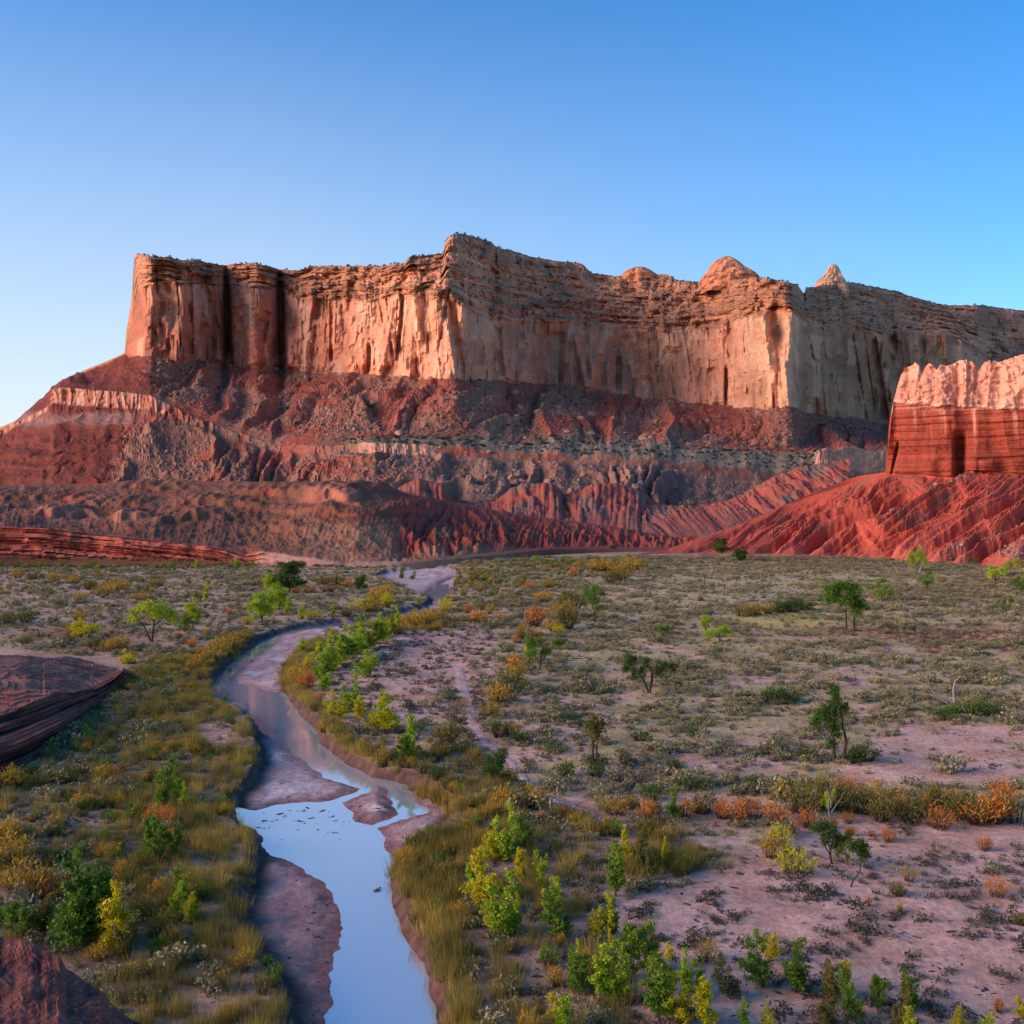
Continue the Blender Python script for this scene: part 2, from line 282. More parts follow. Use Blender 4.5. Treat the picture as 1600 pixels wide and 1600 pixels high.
    tal = mixc(tal, (.25, .18, .155), ss(560, 640, X) * (V < 1) * (.45 + .4 * n3) * (1 - redm))     # grey rubble under the bench
    bench = mixc((.20, .165, .125), (.29, .215, .165), n1 + .5); bench = mixc(bench, (.06, .075, .05), ss(.08, .35, fbm(s / 9, D / 22, 3, 81)) * tab(xs, [(300, 0), (560, .9), (800, .8), (900, .4), (1280, .5)])[None])
    band = mixc((.52, .30, .225), (.40, .20, .15), n3 + .4); band = mixc(band, (.34, .13, .10), (X < 300) * (.5 + .5 * np.sign(vn(s / 6, 0, 82))))
    band = mixc(band, tal, ((X > 680) & (X < 1270)) * .92 + ((X > 260) & (X < 560)) * .9)
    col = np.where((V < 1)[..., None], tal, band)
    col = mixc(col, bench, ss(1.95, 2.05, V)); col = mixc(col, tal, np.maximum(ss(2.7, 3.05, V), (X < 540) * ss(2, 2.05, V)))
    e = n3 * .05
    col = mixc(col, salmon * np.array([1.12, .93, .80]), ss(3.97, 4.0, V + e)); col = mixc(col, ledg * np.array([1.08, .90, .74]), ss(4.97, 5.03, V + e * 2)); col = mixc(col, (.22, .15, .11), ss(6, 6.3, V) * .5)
    # left pyramid's thin pale cap-rock
    col = col * np.where(V < 4, 1, 1)[..., None] * np.where((V < 4)[..., None], np.array([1.12, .94, .80]), 1)
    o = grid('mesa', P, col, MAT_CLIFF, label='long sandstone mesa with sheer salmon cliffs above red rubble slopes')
    return xs, V, P, X, PY, D2, redm
MESA = build_mesa()

def dome(name, prof, cx, ybase, D, depth, colr, label, seed):
    """free-standing rock on the rim: half widths (px) per height (px)"""
    xs_, V_, P_, X_, PY_, D_ = MESA[:6]; k6 = 66 + 14 + 20 + 84 + 104 + 88; D = float(np.interp(cx, xs_, D_[k6])) + 24
    prof = np.array(prof, float); prof[:, 0] += 18; prof[0, 0] = 0; ybase = ybase + 18; nh, na = 46, 96
    hh = np.linspace(0, prof[-1, 0], nh); l = np.interp(hh, prof[:, 0], prof[:, 1]); r = np.interp(hh, prof[:, 0], prof[:, 2])
    a = np.linspace(0, 2 * math.pi, na)
    Hm, Am = np.meshgrid(hh, a, indexing='ij'); s_ = D / F
    cxx = (cx + (l + r)[:, None] / 2 - 800) * s_; rx = ((r - l)[:, None] / 2) * s_
    n = fbm(np.cos(Am) * 2.2 + seed, np.sin(Am) * 2.2 + Hm / 14, 4, seed) * .34 + .03 * vn(Hm / 4.0, Am, seed + 5) + .22 * facet(Am * 10, Hm, 6.5, 13, seed + 9) + .12 * facet(Am * 10, Hm, 2.6, 6, seed + 11)
    k = 1 - np.clip(n, -.3, .3) * .8 * np.clip((prof[-1, 0] - Hm) / 6, .15, 1)
    P = np.stack([cxx + rx * np.cos(Am) * (1 - (1 - k) * .5), D + rx * depth * np.sin(Am) * k, EYE + (HZ - ybase + Hm) * s_ + 0 * Am], -1)
    n3 = fbm(Am * 3, Hm / 3.5, 3, seed + 2)
    col = mixc(colr[0], colr[1], n3 + .45)
    me = grid(name, P, col, MAT_CLIFF, label=label); return me
OR = [(.56, .19, .09), (.72, .30, .15)]
dome('rock_dome', [(0, -42, 48), (8, -38, 44), (14, -34, 38), (24, -27, 26), (32, -20, 18), (38, -12, 8), (41, -2, 1)], 1137, 441, 1310, .8, OR, 'tall orange sandstone dome on the mesa rim', 201)
dome('rock_dome', [(0, -30, 34), (8, -28, 27), (15, -19, 18), (19, -8, 10), (20.5, -1, 1)], 998, 437, 1530, .9, OR, 'low rounded orange knob on the middle of the rim', 203)
dome('rock_dome', [(0, -16, 20), (6, -15, 17), (10, -9, 8), (12, -1, 1)], 1035, 440, 1530, .9, OR, 'small orange knob right of the low rounded knob', 205)
dome('rock_spire', [(0, -32, 26), (6, -24, 21), (12, -18, 17), (18, -12, 14), (24, -8, 12), (30, -5, 9), (33, -4, 7), (34, -1, 2)], 1300, 447, 1590, .8, [(.46, .24, .15), (.58, .33, .20)], 'narrow sandstone spire with a blunt top on the right rim', 207)

# ================================================================== HILLS BETWEEN THE RIVER PLAIN AND THE MESA
def toe_depth(py): return EYE * F / (py - HZ)
def build_left_bench():
    xs = np.unique(np.concatenate([np.arange(-900, -20, 8), np.arange(-20, 1180, 1.7)]))
    y0 = tab(xs, [(-900, 905), (0, 884), (370, 884), (540, 889), (600, 889), (700, 882), (800, 872), (900, 865), (1000, 862), (1180, 862)])
    y0 = smooth_x(y0, xs, 110); d0 = EYE * F / (y0 - HZ); y0 = y0 + 3
    y1 = tab(xs, [(-900, 880), (0, 868), (200, 869), (370, 875), (400, 880), (540, 888), (700, 874), (860, 858), (1180, 859)])      # foot of red ledges
    y2 = tab(xs, [(-900, 830), (0, 822), (60, 824), (160, 835), (260, 845), (340, 855), (385, 868), (410, 864), (470, 872), (540, 882), (600, 880), (700, 868), (860, 854), (1180, 857)])
    y3 = tab(xs, [(-900, 815), (0, 812), (60, 815), (130, 822), (200, 820), (300, 832), (380, 845), (460, 852), (540, 858), (620, 858), (700, 850), (800, 842), (900, 846), (1000, 852), (1180, 855)])
    y4 = tab(xs, [(-900, 798), (0, 792), (60, 796), (150, 800), (240, 796), (330, 806), (420, 812), (500, 800), (560, 790), (620, 800), (700, 822), (760, 826), (850, 830), (950, 838), (1180, 850)])
    y5 = tab(xs, [(-900, 760), (0, 757), (150, 755), (300, 753), (440, 752), (500, 753), (560, 755), (595, 758), (640, 772), (700, 783), (760, 797), (830, 808), (900, 816), (1000, 830), (1100, 844), (1180, 852)])
    y5 = y5 + vn(xs / 11, 0, 301) * .8
    d1 = d0 + 6; d2 = d0 + tab(xs, [(0, 12), (300, 14), (400, 10), (700, 14), (1180, 14)]); d3 = d2 + tab(xs, [(0, 30), (400, 22), (600, 24), (1180, 30)])
    d4 = d3 + tab(xs, [(0, 50), (560, 40), (700, 60), (1180, 40)]); d5 = d4 + tab(xs, [(0, 70), (560, 60), (700, 60), (1180, 40)])
    d1, d2, d3, d4, d5 = [smooth_x(q_, xs, 70) for q_ in (d1, d2, d3, d4, d5)]; y5 = smooth_x(y5, xs, 4)
    d6 = d5 + 320; y6 = HZ - (HZ - y5) * d5 / d6 + 2
    V, PY, D = curtain(xs, [y0, y1, y2, y3, y4, y5, y6], [d0, d1, d2, d3, d4, d5, d6], [8, 26, 14, 26, 34, 10])
    X = xs[None] + 0 * PY; s = (X - 800) / F * D; Z = (HZ - PY) / F * D
    left = 1 - ss(395, 430, X)
    wb = np.interp(V, [.6, 1, 2, 2.15], [0, 1, 1, 0]) * left
    notch = np.exp(-(vn((s + Z * .3) / 9, 0 * s, 310) / .07) ** 2)
    bz = (PY - y2[None]) / 5.5
    D = D - wb * (facet(s, Z, 13, 9, 327) * 1.8 + facet(s, Z, 5, 4, 328) * .9 + fbm(s / 5, bz, 3, 312) * 1.0 + np.round(fbm(bz * .9, s / 160, 2, 313) * 2.2) * 2.2 )
    hump = fbm(s / 34, D / 60, 3, 314); gul = ridge((X + (PY - 800) * -.8) / 36, PY / 60, 3, 315) - .6; gul2 = ridge((X + PY * .3) / 14, PY / 40, 3, 318) - .6
    redr = ss(590, 650, X); bz2 = Z / 3.0 + fbm(s / 120, 0 * s, 2, 325) * .8; D = D + np.interp(V, [2, 2.4, 4.9, 5], [0, 1, 1, 0]) * (1 - redr * .6) * fbm(bz2, s / 260, 2, 326) * 2.2
    ws = np.interp(V, [1.9, 2.3, 3, 4, 4.8, 5, 6], [0, .7, 1, 1, .5, .12, .1])
    P = at(X, PY, D)
    P[..., 2] += ws * (hump * 3.0 + gul * (.8 + 4.2 * redr) + gul2 * (.5 + 2.2 * redr) + fbm(s / 4, D / 4, 3, 316) * .55)
    # small ledge outcrops part-way up: (x, y, half width, height)
    for cx, cy, hw, hh, st in [(105, 806, 44, 5, 5), (205, 812, 30, 4, 4), (520, 779, 44, 6, 6), (340, 790, 70, 3, 4), (250, 762, 60, 3, 3), (640, 800, 40, 4, 4), (560, 765, 60, 3, 3), (60, 778, 90, 2.5, 3), (420, 772, 80, 3, 4), (300, 815, 70, 3, 4), (430, 828, 50, 2.5, 3), (170, 790, 60, 2.5, 3), (480, 800, 50, 2.5, 3)]:
        cy = cy + vn(X / 24, 0 * X, 329) * 4; m = np.exp(-((X - cx) / hw) ** 4)
        P[..., 2] += m * ss(cy + hh, cy + hh - 2.5, PY) * (1 - ss(cy - hh * .2, cy - 22, PY)) * st * .75 * (1 + .4 * vn(s / 5, 0, 317))
    n1 = fbm(s / 22, D / 30, 4, 320); n3 = fbm(s / 3, D / 5, 3, 321); nv = fbm(s / 5, bz, 3, 322)
    soil = mixc((.150, .080, .054), (.215, .115, .075), n1 + .4); soil = mixc(soil, (.30, .12, .08), ss(.25, .5, fbm(bz2, s / 120, 2, 326) + n3 * .3) * .5); soil = mixc(soil, (.33, .20, .125), ss(430, 520, X) * ss(808, 830, PY) * (1 - ss(760, 860, X)) * .9)
    soil = mixc(soil, (.12, .085, .052), ss(.05, .4, n3) * .45)
    soil = mixc(soil, (.32, .095, .065), ss(.2, .45, fbm(X / 80, PY / 8, 3, 323)) * .7)
    redc = mixc((.33, .075, .05), (.25, .085, .065), n1 + .45)
    col = mixc(soil, redc, np.maximum(redr * ss(-.35, .1, n1 + .2 - .0 * X) * (1 - ss(850, 866, PY)), 0))
    led = mixc((.50, .17, .125), (.34, .10, .075), nv + .4); led = mixc(led, (.52, .25, .19), ss(.25, .5, fbm(bz * 1.1, s / 70, 2, 324)))
    col = mixc(col, led, wb * ss(.8, 1.0, V)); col = mixc(col, (.56, .36, .29), (V < 2.1) * ss(395, 410, X) * (1 - ss(600, 640, X)) * ss(.3, .6, V) * (.75 + nv * .5))
    for cx, cy, hw, hh in [(105, 806, 44, 9), (205, 812, 30, 6), (520, 780, 44, 8)]:
        col = mixc(col, (.47, .22, .16), np.exp(-((X - cx) / hw) ** 4 - ((PY - cy) / hh) ** 4) * (.6 + n3 * .5))
    col = col * np.array([1.22, .86, .72]) * .92
    grid('terraced_hills', P, col, MAT_BAD, label='brown terraced hills with red ledges at their foot across the left plain')
    return P, V
LB = build_left_bench()

def build_foothills():
    xs = np.arange(560, 1330, 1.7)
    y5 = tab(xs, [(560, 800), (600, 780), (630, 758), (655, 748), (690, 756), (705, 778), (740, 786), (775, 782), (800, 762), (825, 754), (865, 757), (880, 772), (905, 770), (925, 757), (960, 755), (985, 760), (1005, 770), (1025, 786), (1060, 792), (1100, 790), (1140, 782), (1180, 762), (1220, 740), (1260, 728), (1330, 715)])
    y5 = y5 + vn(xs / 8, 0, 401) * 2.0
    y0 = 862 + 0 * xs; d0 = 640 + 0 * xs; y1 = tab(xs, [(560, 822), (800, 808), (1000, 812), (1130, 806), (1330, 790)]); d1 = 720 + 0 * xs
    y3 = y5 * .35 + y1 * .65; d3 = 770 + 0 * xs; d5 = 830 + tab(xs, [(560, 0), (1100, 20), (1330, 40)]); y6 = y5 + 30; d6 = d5 + 130
    V, PY, D = curtain(xs, [y0, y1, y3, y5, y6], [d0, d1, d3, d5, d6], [18, 26, 36, 5])
    X = xs[None] + 0 * PY; s = (X - 800) / F * D; P = at(X, PY, D)
    w = np.interp(V, [0, 1, 2, 2.7, 3, 4], [.15, .6, 1, .9, .35, .2])
    fan = np.where(X < 1010, 0, -1.1)
    r = billow((X + (PY - 800) * fan + fbm(X / 40, PY / 30, 2, 408) * 14) / 42, PY / 120, 2, 402) - .5
    P[..., 2] += w * (r * 4.6 + (billow((X + PY * fan) / 11, PY / 80, 1, 403) - .5) * 1.3 + fbm(s / 14, D / 20, 3, 404) * 2)
    n1 = fbm(s / 20, D / 22, 4, 405); n3 = fbm(s / 3, D / 6, 3, 406)
    red = mixc((.37, .085, .052), (.25, .068, .048), n1 + .3)
    gr = mixc((.17, .08, .055), (.25, .14, .10), n3 + .5)
    col = mixc(red, gr, ss(.12, .3, fbm(X / 55 + 2, PY / 30, 3, 407)) * .85 + ss(.25, .5, n3) * .25)
    col = mixc(col, (.30, .10, .075), ss(2, 1, V) * .5)
    grid('red_foothills', P, col, MAT_BAD, label='low red clay mounds between the plain and the rubble slope of the mesa')
build_foothills()

def build_red_butte():
    xs = np.unique(np.concatenate([np.arange(985, 1380, 1.5), np.arange(1380, 1400, .7), np.arange(1400, 1625, 1.3), np.arange(1625, 2500, 8)]))
    top = tab(xs, [(985, 868), (1020, 862), (1045, 858), (1060, 851), (1100, 838), (1150, 822), (1200, 800), (1250, 778), (1300, 758), (1340, 744), (1375, 739), (1383, 738), (1384, 732), (1386, 690), (1391, 650), (1396, 628), (1402, 605), (1408, 585), (1413, 576), (1422, 572), (1430, 567), (1436, 570), (1440, 584), (1446, 573), (1452, 567), (1459, 573),
        (1464, 578), (1470, 569), (1478, 572), (1484, 570), (1500, 563), (1510, 562), (1521, 567), (1530, 577), (1538, 566), (1548, 563), (1560, 566), (1575, 561), (1590, 556), (1600, 553), (1700, 540), (2500, 560)])
    top = top + np.where(xs > 1400, vn(xs / 4, 0, 501) * 1.8, 0)
    base = np.maximum(tab(xs, [(985, 868), (1375, 740), (1384, 738), (1395, 742), (1440, 741), (1490, 748), (1500, 736), (1560, 738), (1600, 741), (2500, 760)]), top)
    base = np.maximum(smooth_x(base, xs, 26), top)
    mid = np.maximum(tab(xs, [(985, 868), (1384, 732), (1396, 628), (1460, 632), (1600, 640), (2500, 660)]), top)
    mid = np.maximum(mid + (vn(xs / 22, 0, 540) * 5 + vn(xs / 6, 0, 541) * 2) * ss(1400, 1420, xs), top); mid = np.minimum(mid, base)
    toe = tab(xs, [(985, 868), (1100, 865), (1200, 866), (1300, 869), (1430, 878), (1520, 884), (1600, 890), (2500, 930)])
    d0 = EYE * F / (toe - HZ); toe = toe + 4
    bd = np.maximum(tab(xs, [(985, 507), (1060, 560), (1250, 596), (1330, 596), (1384, 588), (1394, 584), (1450, 570), (1488, 560), (1500, 564), (1600, 545), (2500, 480)]), d0 + 4)
    bd = np.maximum(smooth_x(bd, xs, 34), d0 + 4)
    wt = tab(xs, [(985, 0), (1386, 0), (1400, 3), (2500, 6)])
    d2 = bd + wt; d3 = d2 + wt * 1.5; d4 = d3 + tab(xs, [(985, 60), (1250, 90), (1384, 60), (1395, 25), (2500, 60)]); y4 = top + tab(xs, [(985, 6), (1384, 16), (1400, 24), (2500, 40)])
    V, PY, D = curtain(xs, [toe, base, mid, top, y4], [d0, bd, d2, d3, d4], [120, 96, 66, 10])
    X = xs[None] + 0 * PY; s = (X - 800) / F * D; Z = (HZ - PY) / F * D
    wr = np.interp(V, [.98, 1.02, 2, 2.02], [0, 1, 1, 0]) * ss(1385, 1396, X); ww = np.interp(V, [1.97, 2.03, 3, 3.2], [0, 1, 1, .3]) * ss(1396, 1410, X)
    bz = Z / 1.9 + fbm(s / 60, 0 * s, 2, 502) * .8
    D = D - wr * ((.4 - np.abs(vn(s / 17, Z / 70, 503))) * 4 + facet(s, Z, 12, 60, 533) * 2 + facet(s, Z, 4.5, 12, 534) * .8 + fbm(bz * .8, s / 120, 3, 505) * 1.3 + fbm(bz * 2.6, s / 60, 2, 542) * .7 + fbm(s / 4, Z / 4, 3, 506) * .5)
    D = D + wr * np.exp(-((X - 1500) / 9) ** 4) * ss(668, 690, PY) * 9 + wr * np.exp(-((X - 1402 + (PY - 700) * .22) / 2.4) ** 2) * ss(685, 700, PY) * 4 + wr * ss(1500, 1520, X) * (1 - ss(1540, 1580, X)) * ss(690, 730, PY) * -6
    D = D - wr * ss(716, 722, PY) * 2.2 * ss(-.2, .2, vn(s / 9, 0, 507) + .1)
    fl = .55 * (.42 - np.abs(vn((s - Z * .22) / 9, Z / 50, 508))) + .22 * facet(s - Z * .15, Z, 7, 22, 530); fl2 = facet(s - Z * .1, Z, 3.1, 9, 531) * .3 + facet(s, Z, 1.5, 4, 532) * .15
    D = D - ww * (fl * 9 + fl2 * 4.5 + fbm(s / 3, Z / 3, 4, 510) * 1.6)
    P = at(X, PY, D)
    # badland gullies running down to the left
    t = np.clip(V, 0, 1); wg = np.interp(V, [0, .06, .25, .75, .95, 1.0], [.25, .7, 1, .85, .3, .0])
    slant = 1.75; u = X + slant * PY + fbm(X / 80, PY / 70, 2, 511) * 20 + fbm(X / 16, PY / 12, 2, 536) * 3
    g1 = billow(u / 54, PY / 400, 1, 512) - .5; g2 = billow(u / 21 + 9, PY / 130, 2, 513) - .5; g3 = billow(u / 7.5 + 3 * vn(X / 30, PY / 30, 535), PY / 60, 2, 514) - .5
    ampx = tab(xs, [(985, .15), (1080, .6), (1200, 1), (2500, 1.2)])[None]
    slopeh = np.clip((toe - base), 3, 140)[None] / 140
    P[..., 2] += wg * ampx * (g1 * 10 + g2 * 5.2 + g3 * 1.1 * (.5 + t)) * np.clip(slopeh * 1.6, .2, 1)
    debris = ss(.25, .4, vn((X + 2.05 * PY) / 46 + .3, PY / 900, 515)) * ss(1360, 1420, X)
    P[..., 2] += (V < 1) * debris * np.clip(fbm(s / 2.2, D / 2.2, 3, 516), 0, 1) * 1.6
    n1 = fbm(s / 30, Z / 12, 4, 520); n2 = fbm(s / 5, Z / 60, 4, 521); n3 = fbm(s / 2, D / 2 + Z, 3, 522); bb = fbm(bz * 1.1, s / 160, 3, 523) + .5 * fbm(bz * 3, s / 90, 2, 543)
    red = mixc((.46, .098, .060), (.36, .080, .055), n1 + .4)
    red = mixc(red, (.235, .105, .075), ss(.1, .45, fbm(u / 26, PY / 26, 3, 524)) * .75 * ss(.1, .6, t)); red = mixc(red, (.30, .2, .165), debris * ss(-.1, .3, n3) * .85)
    red = mixc(red, (.46, .14, .10), (1 - ss(.03, .2, t)) * .5); red = mixc(red, (.50, .28, .22), ss(1560, 1600, X) * ss(860, 880, PY) * .6)
    wall = mixc((.32, .075, .042), (.22, .046, .032), bb * .9 + .35 + n1 * .4); wall = mixc(wall, (.22, .05, .035), ss(.15, .5, n2) * .6)
    wall = mixc(wall, (.58, .30, .22), ss(.22, .5, fbm(s / 3.2, Z / 120, 3, 525)) * ss(700, 632, PY + n2 * 40) * .8)
    wall = mixc(wall, (.52, .26, .19), ss(656, 634, PY + n1 * 16) * .55 * ss(-.1, .3, bb)); wall = mixc(wall, (.18, .045, .03), ss(716, 722, PY) * .5 * ss(-.1, .3, n3))
    white = mixc((.48, .235, .165), (.60, .35, .255), n1 + n3 * .5 + .5); white = mixc(white, wall, ss(.1, .5, n2 + .3 * bb) * ss(mid[None] - 16, mid[None] - 2, PY) * .6); white = mixc(white, (.47, .22, .16), ss(.15, .4, n2) * .5)
    white = mixc(white, (.72, .60, .45), (PY > mid[None] - 4) * (PY < mid[None] - .5) * .35)
    white = mixc(white, (.36, .13, .09), (1 - ss(2.0, 2.10, V)) * .0)
    col = mixc(red, wall, ss(.995, 1.005, V) * (X > 1384)); col = mixc(col, white, ss(1.985, 2.0, V) * (X > 1394)); col = mixc(col, (.50, .33, .26), ss(3, 3.2, V) * .6)
    col = col * np.array([1.12, .92, .82])
    grid('red_butte', P, col, MAT_BAD, label='red butte with a pale fluted caprock above fanned red clay gullies on the right')
    return P, V, X, PY
BUTTE = build_red_butte()

# ================================================================== NEAR ROCKS
def build_near_ledge():
    xs = np.unique(np.concatenate([np.arange(-500, -10, 5), np.arange(-10, 214, 1.0)]))
    y0 = tab(xs, [(-500, 1300), (-100, 1240), (0, 1212), (40, 1196), (90, 1165), (140, 1120), (180, 1090), (205, 1060), (214, 1056)])
    d0 = EYE * F / (y0 - HZ); y0 = y0 + 5
    y1 = tab(xs, [(-500, 1170), (0, 1118), (20, 1112), (60, 1098), (110, 1082), (150, 1072), (178, 1058), (192, 1044), (205, 1050), (214, 1054)])
    y2 = tab(xs, [(-500, 1090), (0, 1082), (66, 1066), (70, 1062), (130, 1052), (192, 1040), (205, 1047), (214, 1053)])
    y3 = tab(xs, [(-500, 1030), (0, 1026), (60, 1026), (120, 1030), (190, 1036), (205, 1046), (214, 1052)])
    e = tab(xs, [(-500, 1), (190, 1), (205, .4), (214, .1)])
    d1 = d0 + 9 * e; d2 = d1 + 14 * e; d3 = d2 + 26 * e; d4 = d3 + 12; y4 = y3 + 34
    V, PY, D = curtain(xs, [y0, y1, y2, y3, y4], [d0, d1, d2, d3, d4], [90, 30, 36, 14])
    X = xs[None] + 0 * PY; s = (X - 800) / F * D; Z = EYE + (HZ - PY) / F * D
    fade = ss(214, 190, X)
    t = np.clip(V, 0, 1); bed = t * 7 + fbm(s / 12, 0 * s, 3, 601) * .8; st = np.floor(bed) + ss(.55, 1, bed - np.floor(bed))
    w = np.interp(V, [0, .1, .95, 1.15], [0, 1, 1, 0]) * fade
    D = D + w * ((st - bed) / 7 * 14 + fbm(s / 5, bed * .6, 4, 602) * 2.4 + facet(s, bed, 6, 2.2, 612) * 2.2 + facet(s, bed, 2.6, 1.0, 611) * 1.5 + fbm(bed * 2.4, s / 20, 2, 603) * .9 - (.4 - np.abs(vn(s / 7, bed * .2, 604))) * 3)
    P = at(X, PY, D)
    w2 = np.interp(V, [.9, 1.1, 3, 3.2], [0, 1, 1, .2]) * fade
    stp = fbm(s / 9, D / 14, 3, 605); P[..., 2] += w2 * (np.floor(stp * 5 + 2 + fbm(s / 3, D / 3, 2, 606) * .5) * .17 - .3 + fbm(s / 2, D / 2, 3, 607) * .08)
    m = np.exp(-((X - 5) / 62) ** 4) * ss(1086, 1078, PY - (X > 0) * X * -.1); P[..., 2] += m * .55 * (V < 3.2)
    n1 = fbm(s / 6, D / 6, 4, 608); n3 = fbm(s, Z * 3, 3, 609)
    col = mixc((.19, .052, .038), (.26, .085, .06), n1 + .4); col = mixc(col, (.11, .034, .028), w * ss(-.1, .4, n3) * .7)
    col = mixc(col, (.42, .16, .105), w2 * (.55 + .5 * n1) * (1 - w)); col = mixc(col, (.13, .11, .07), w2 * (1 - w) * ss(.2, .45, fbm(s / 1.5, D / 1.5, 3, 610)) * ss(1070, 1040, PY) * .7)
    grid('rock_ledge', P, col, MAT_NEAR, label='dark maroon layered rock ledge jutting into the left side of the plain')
build_near_ledge()
def build_near_slope():
    xs = np.unique(np.concatenate([np.arange(-900, -10, 10), np.arange(-10, 330, 1.5)]))
    y0 = 1760 + 0 * xs
    y1 = tab(xs, [(-900, 1250), (-100, 1420), (0, 1464), (40, 1470), (70, 1484), (94, 1496), (104, 1512), (130, 1530), (158, 1546), (174, 1568), (200, 1590), (230, 1606), (330, 1660)])
    y1 = y1 + vn(xs / 14, 0, 620) * 3
    d1 = tab(xs, [(-900, 34), (0, 32), (100, 31), (230, 30), (330, 29)]); d0 = 22 + 0 * xs; y2 = y1 + 260; d2 = d1 + 1.6; y3 = y2 + 900; d3 = d2 + .8
    V, PY, D = curtain(xs, [y0, y1, y2, y3], [d0, d1, d2, d3], [150, 24, 6])
    X = xs[None] + 0 * PY; P = at(X, PY, D); s = P[..., 0]
    w = np.interp(V, [0, .1, .97, 1, 1.1], [0, 1, .8, .2, .3])
    P[..., 2] += w * (fbm(s / 2.2, D / 2.5, 4, 621) * .32 + np.floor(fbm(s / 2.5, D / 2.5, 2, 622) * 5) * .05 + fbm(s / .35, D / .35, 3, 623) * .03)
    n1 = fbm(s / 1.2, D / 1.2, 4, 624); n3 = fbm(s / .12, D / .2, 2, 625)
    col = mixc((.16, .045, .033), (.24, .078, .055), n1 + .4); col = mixc(col, (.33, .16, .13), ss(.42, .6, n3) * .8)
    grid('near_rock_slope', P, col, MAT_NEAR, label='reddish brown rock slope in the bottom left corner')
build_near_slope()

# ================================================================== RIVER PLAIN
WATER_Z = -1.25
def poly_world(p, z): p = np.array(p, float); Y = (EYE - z) * F / (p[:, 1] - HZ); return np.stack([(p[:, 0] - 800) / F * Y, Y], -1)
def sdf(x, y, poly):
    """signed distance in metres, positive inside"""
    d = np.full(x.shape, 1e9); ins = np.zeros(x.shape, bool); n = len(poly)
    for i in range(n):
        ax, ay = poly[i]; bx, by = poly[(i + 1) % n]; ex, ey = bx - ax, by - ay; wx, wy = x - ax, y - ay
        t = np.clip((wx * ex + wy * ey) / (ex * ex + ey * ey + 1e-9), 0, 1); d = np.minimum(d, (wx - ex * t) ** 2 + (wy - ey * t) ** 2)
        c = ((ay > y) != (by > y)) & (x < (bx - ax) * (y - ay) / (by - ay + 1e-12) + ax); ins ^= c
    d = np.sqrt(d); return np.where(ins, d, -d)
def line_d(x, y, pts, wd):
    d = np.full(x.shape, -1e9)
    for i in range(len(pts) - 1):
        ax, ay = pts[i]; bx, by = pts[i + 1]; ex, ey = bx - ax, by - ay; wx, wy = x - ax, y - ay
        t = np.clip((wx * ex + wy * ey) / (ex * ex + ey * ey + 1e-9), 0, 1); d = np.maximum(d, (wd[i] * (1 - t) + wd[i + 1] * t) - np.hypot(wx - ex * t, wy - ey * t))
    return d
CH = poly_world([(440, 1900), (436, 1600), (430, 1540), (385, 1480), (365, 1420), (380, 1380), (392, 1335), (368, 1292), (354, 1264), (362, 1240), (392, 1216), (398, 1180), (392, 1140), (372, 1112), (340, 1098), (322, 1082), (322, 1066), (344, 1038), (370, 1016), (400, 998), (430, 985), (470, 976), (530, 969), (590, 964), (625, 955), (660, 947), (672, 935),
    (640, 925), (600, 905), (585, 900), (600, 893), (650, 887), (700, 884), (718, 890), (722, 905), (708, 925), (695, 945), (655, 962), (600, 976), (545, 984), (505, 996), (480, 1012), (458, 1040), (453, 1065), (463, 1090), (480, 1112), (503, 1132), (512, 1156), (545, 1182), (590, 1204), (640, 1214), (655, 1220), (700, 1240), (722, 1262), (700, 1290), (655, 1328), (624, 1345), (626, 1385), (634, 1428), (650, 1455), (676, 1490), (692, 1540), (716, 1600), (740, 1900)], -.7)
WPOLY = [poly_world(p, WATER_Z) for p in [
    [(360, 1260), (400, 1266), (450, 1254), (500, 1252), (528, 1247), (545, 1262), (556, 1284), (590, 1290), (604, 1308), (606, 1330), (620, 1345), (622, 1385), (630, 1428), (647, 1455), (672, 1490), (681, 1530), (678, 1600), (672, 1700), (660, 1900), (490, 1900), (500, 1700), (508, 1600), (516, 1540), (527, 1480), (533, 1440), (522, 1407), (497, 1372), (460, 1347), (432, 1337), (408, 1324), (404, 1305), (385, 1292), (366, 1277)],
    [(386, 1088), (440, 1082), (460, 1092), (480, 1116), (504, 1138), (512, 1160), (545, 1186), (585, 1204), (608, 1214), (640, 1222), (644, 1245), (652, 1264), (628, 1276), (612, 1248), (600, 1234), (585, 1225), (570, 1234), (524, 1218), (480, 1196), (446, 1170), (420, 1152), (402, 1138), (390, 1114)],
    [(324, 1070), (344, 1046), (372, 1024), (400, 1004), (432, 992), (428, 1006), (404, 1022), (380, 1042), (362, 1060), (376, 1068), (412, 1076), (440, 1086), (400, 1096), (352, 1096), (330, 1088)],
    [(668, 946), (664, 930), (672, 916), (700, 912), (706, 924), (692, 940)]]]
WLINE = [(poly_world([(580, 1230), (550, 1244), (515, 1258)], WATER_Z), [.5, .6, .9]), (poly_world([(655, 1266), (620, 1280), (585, 1292)], WATER_Z), [.9, .7, .6]), (poly_world([(428, 994), (470, 984), (520, 978), (570, 972)], WATER_Z), [1.2, 1.3, .9, .5]),
         (poly_world([(664, 932), (690, 908), (712, 900)], WATER_Z), [1.5, 1.2, .8])]
def water_sd(x, y):
    d = np.full(x.shape, -1e9)
    for p in WPOLY: d = np.maximum(d, sdf(x, y, p))
    for p, wd in WLINE: d = np.maximum(d, line_d(x, y, p, wd))
    return d
def plain_h(x, y):
    h = fbm(x / 38, y / 38, 3, 700) * .55 + fbm(x / 7, y / 7, 3, 701) * .13
    return h * ss(50, 70, y) * (1 - ss(420, 520, y) * .5)
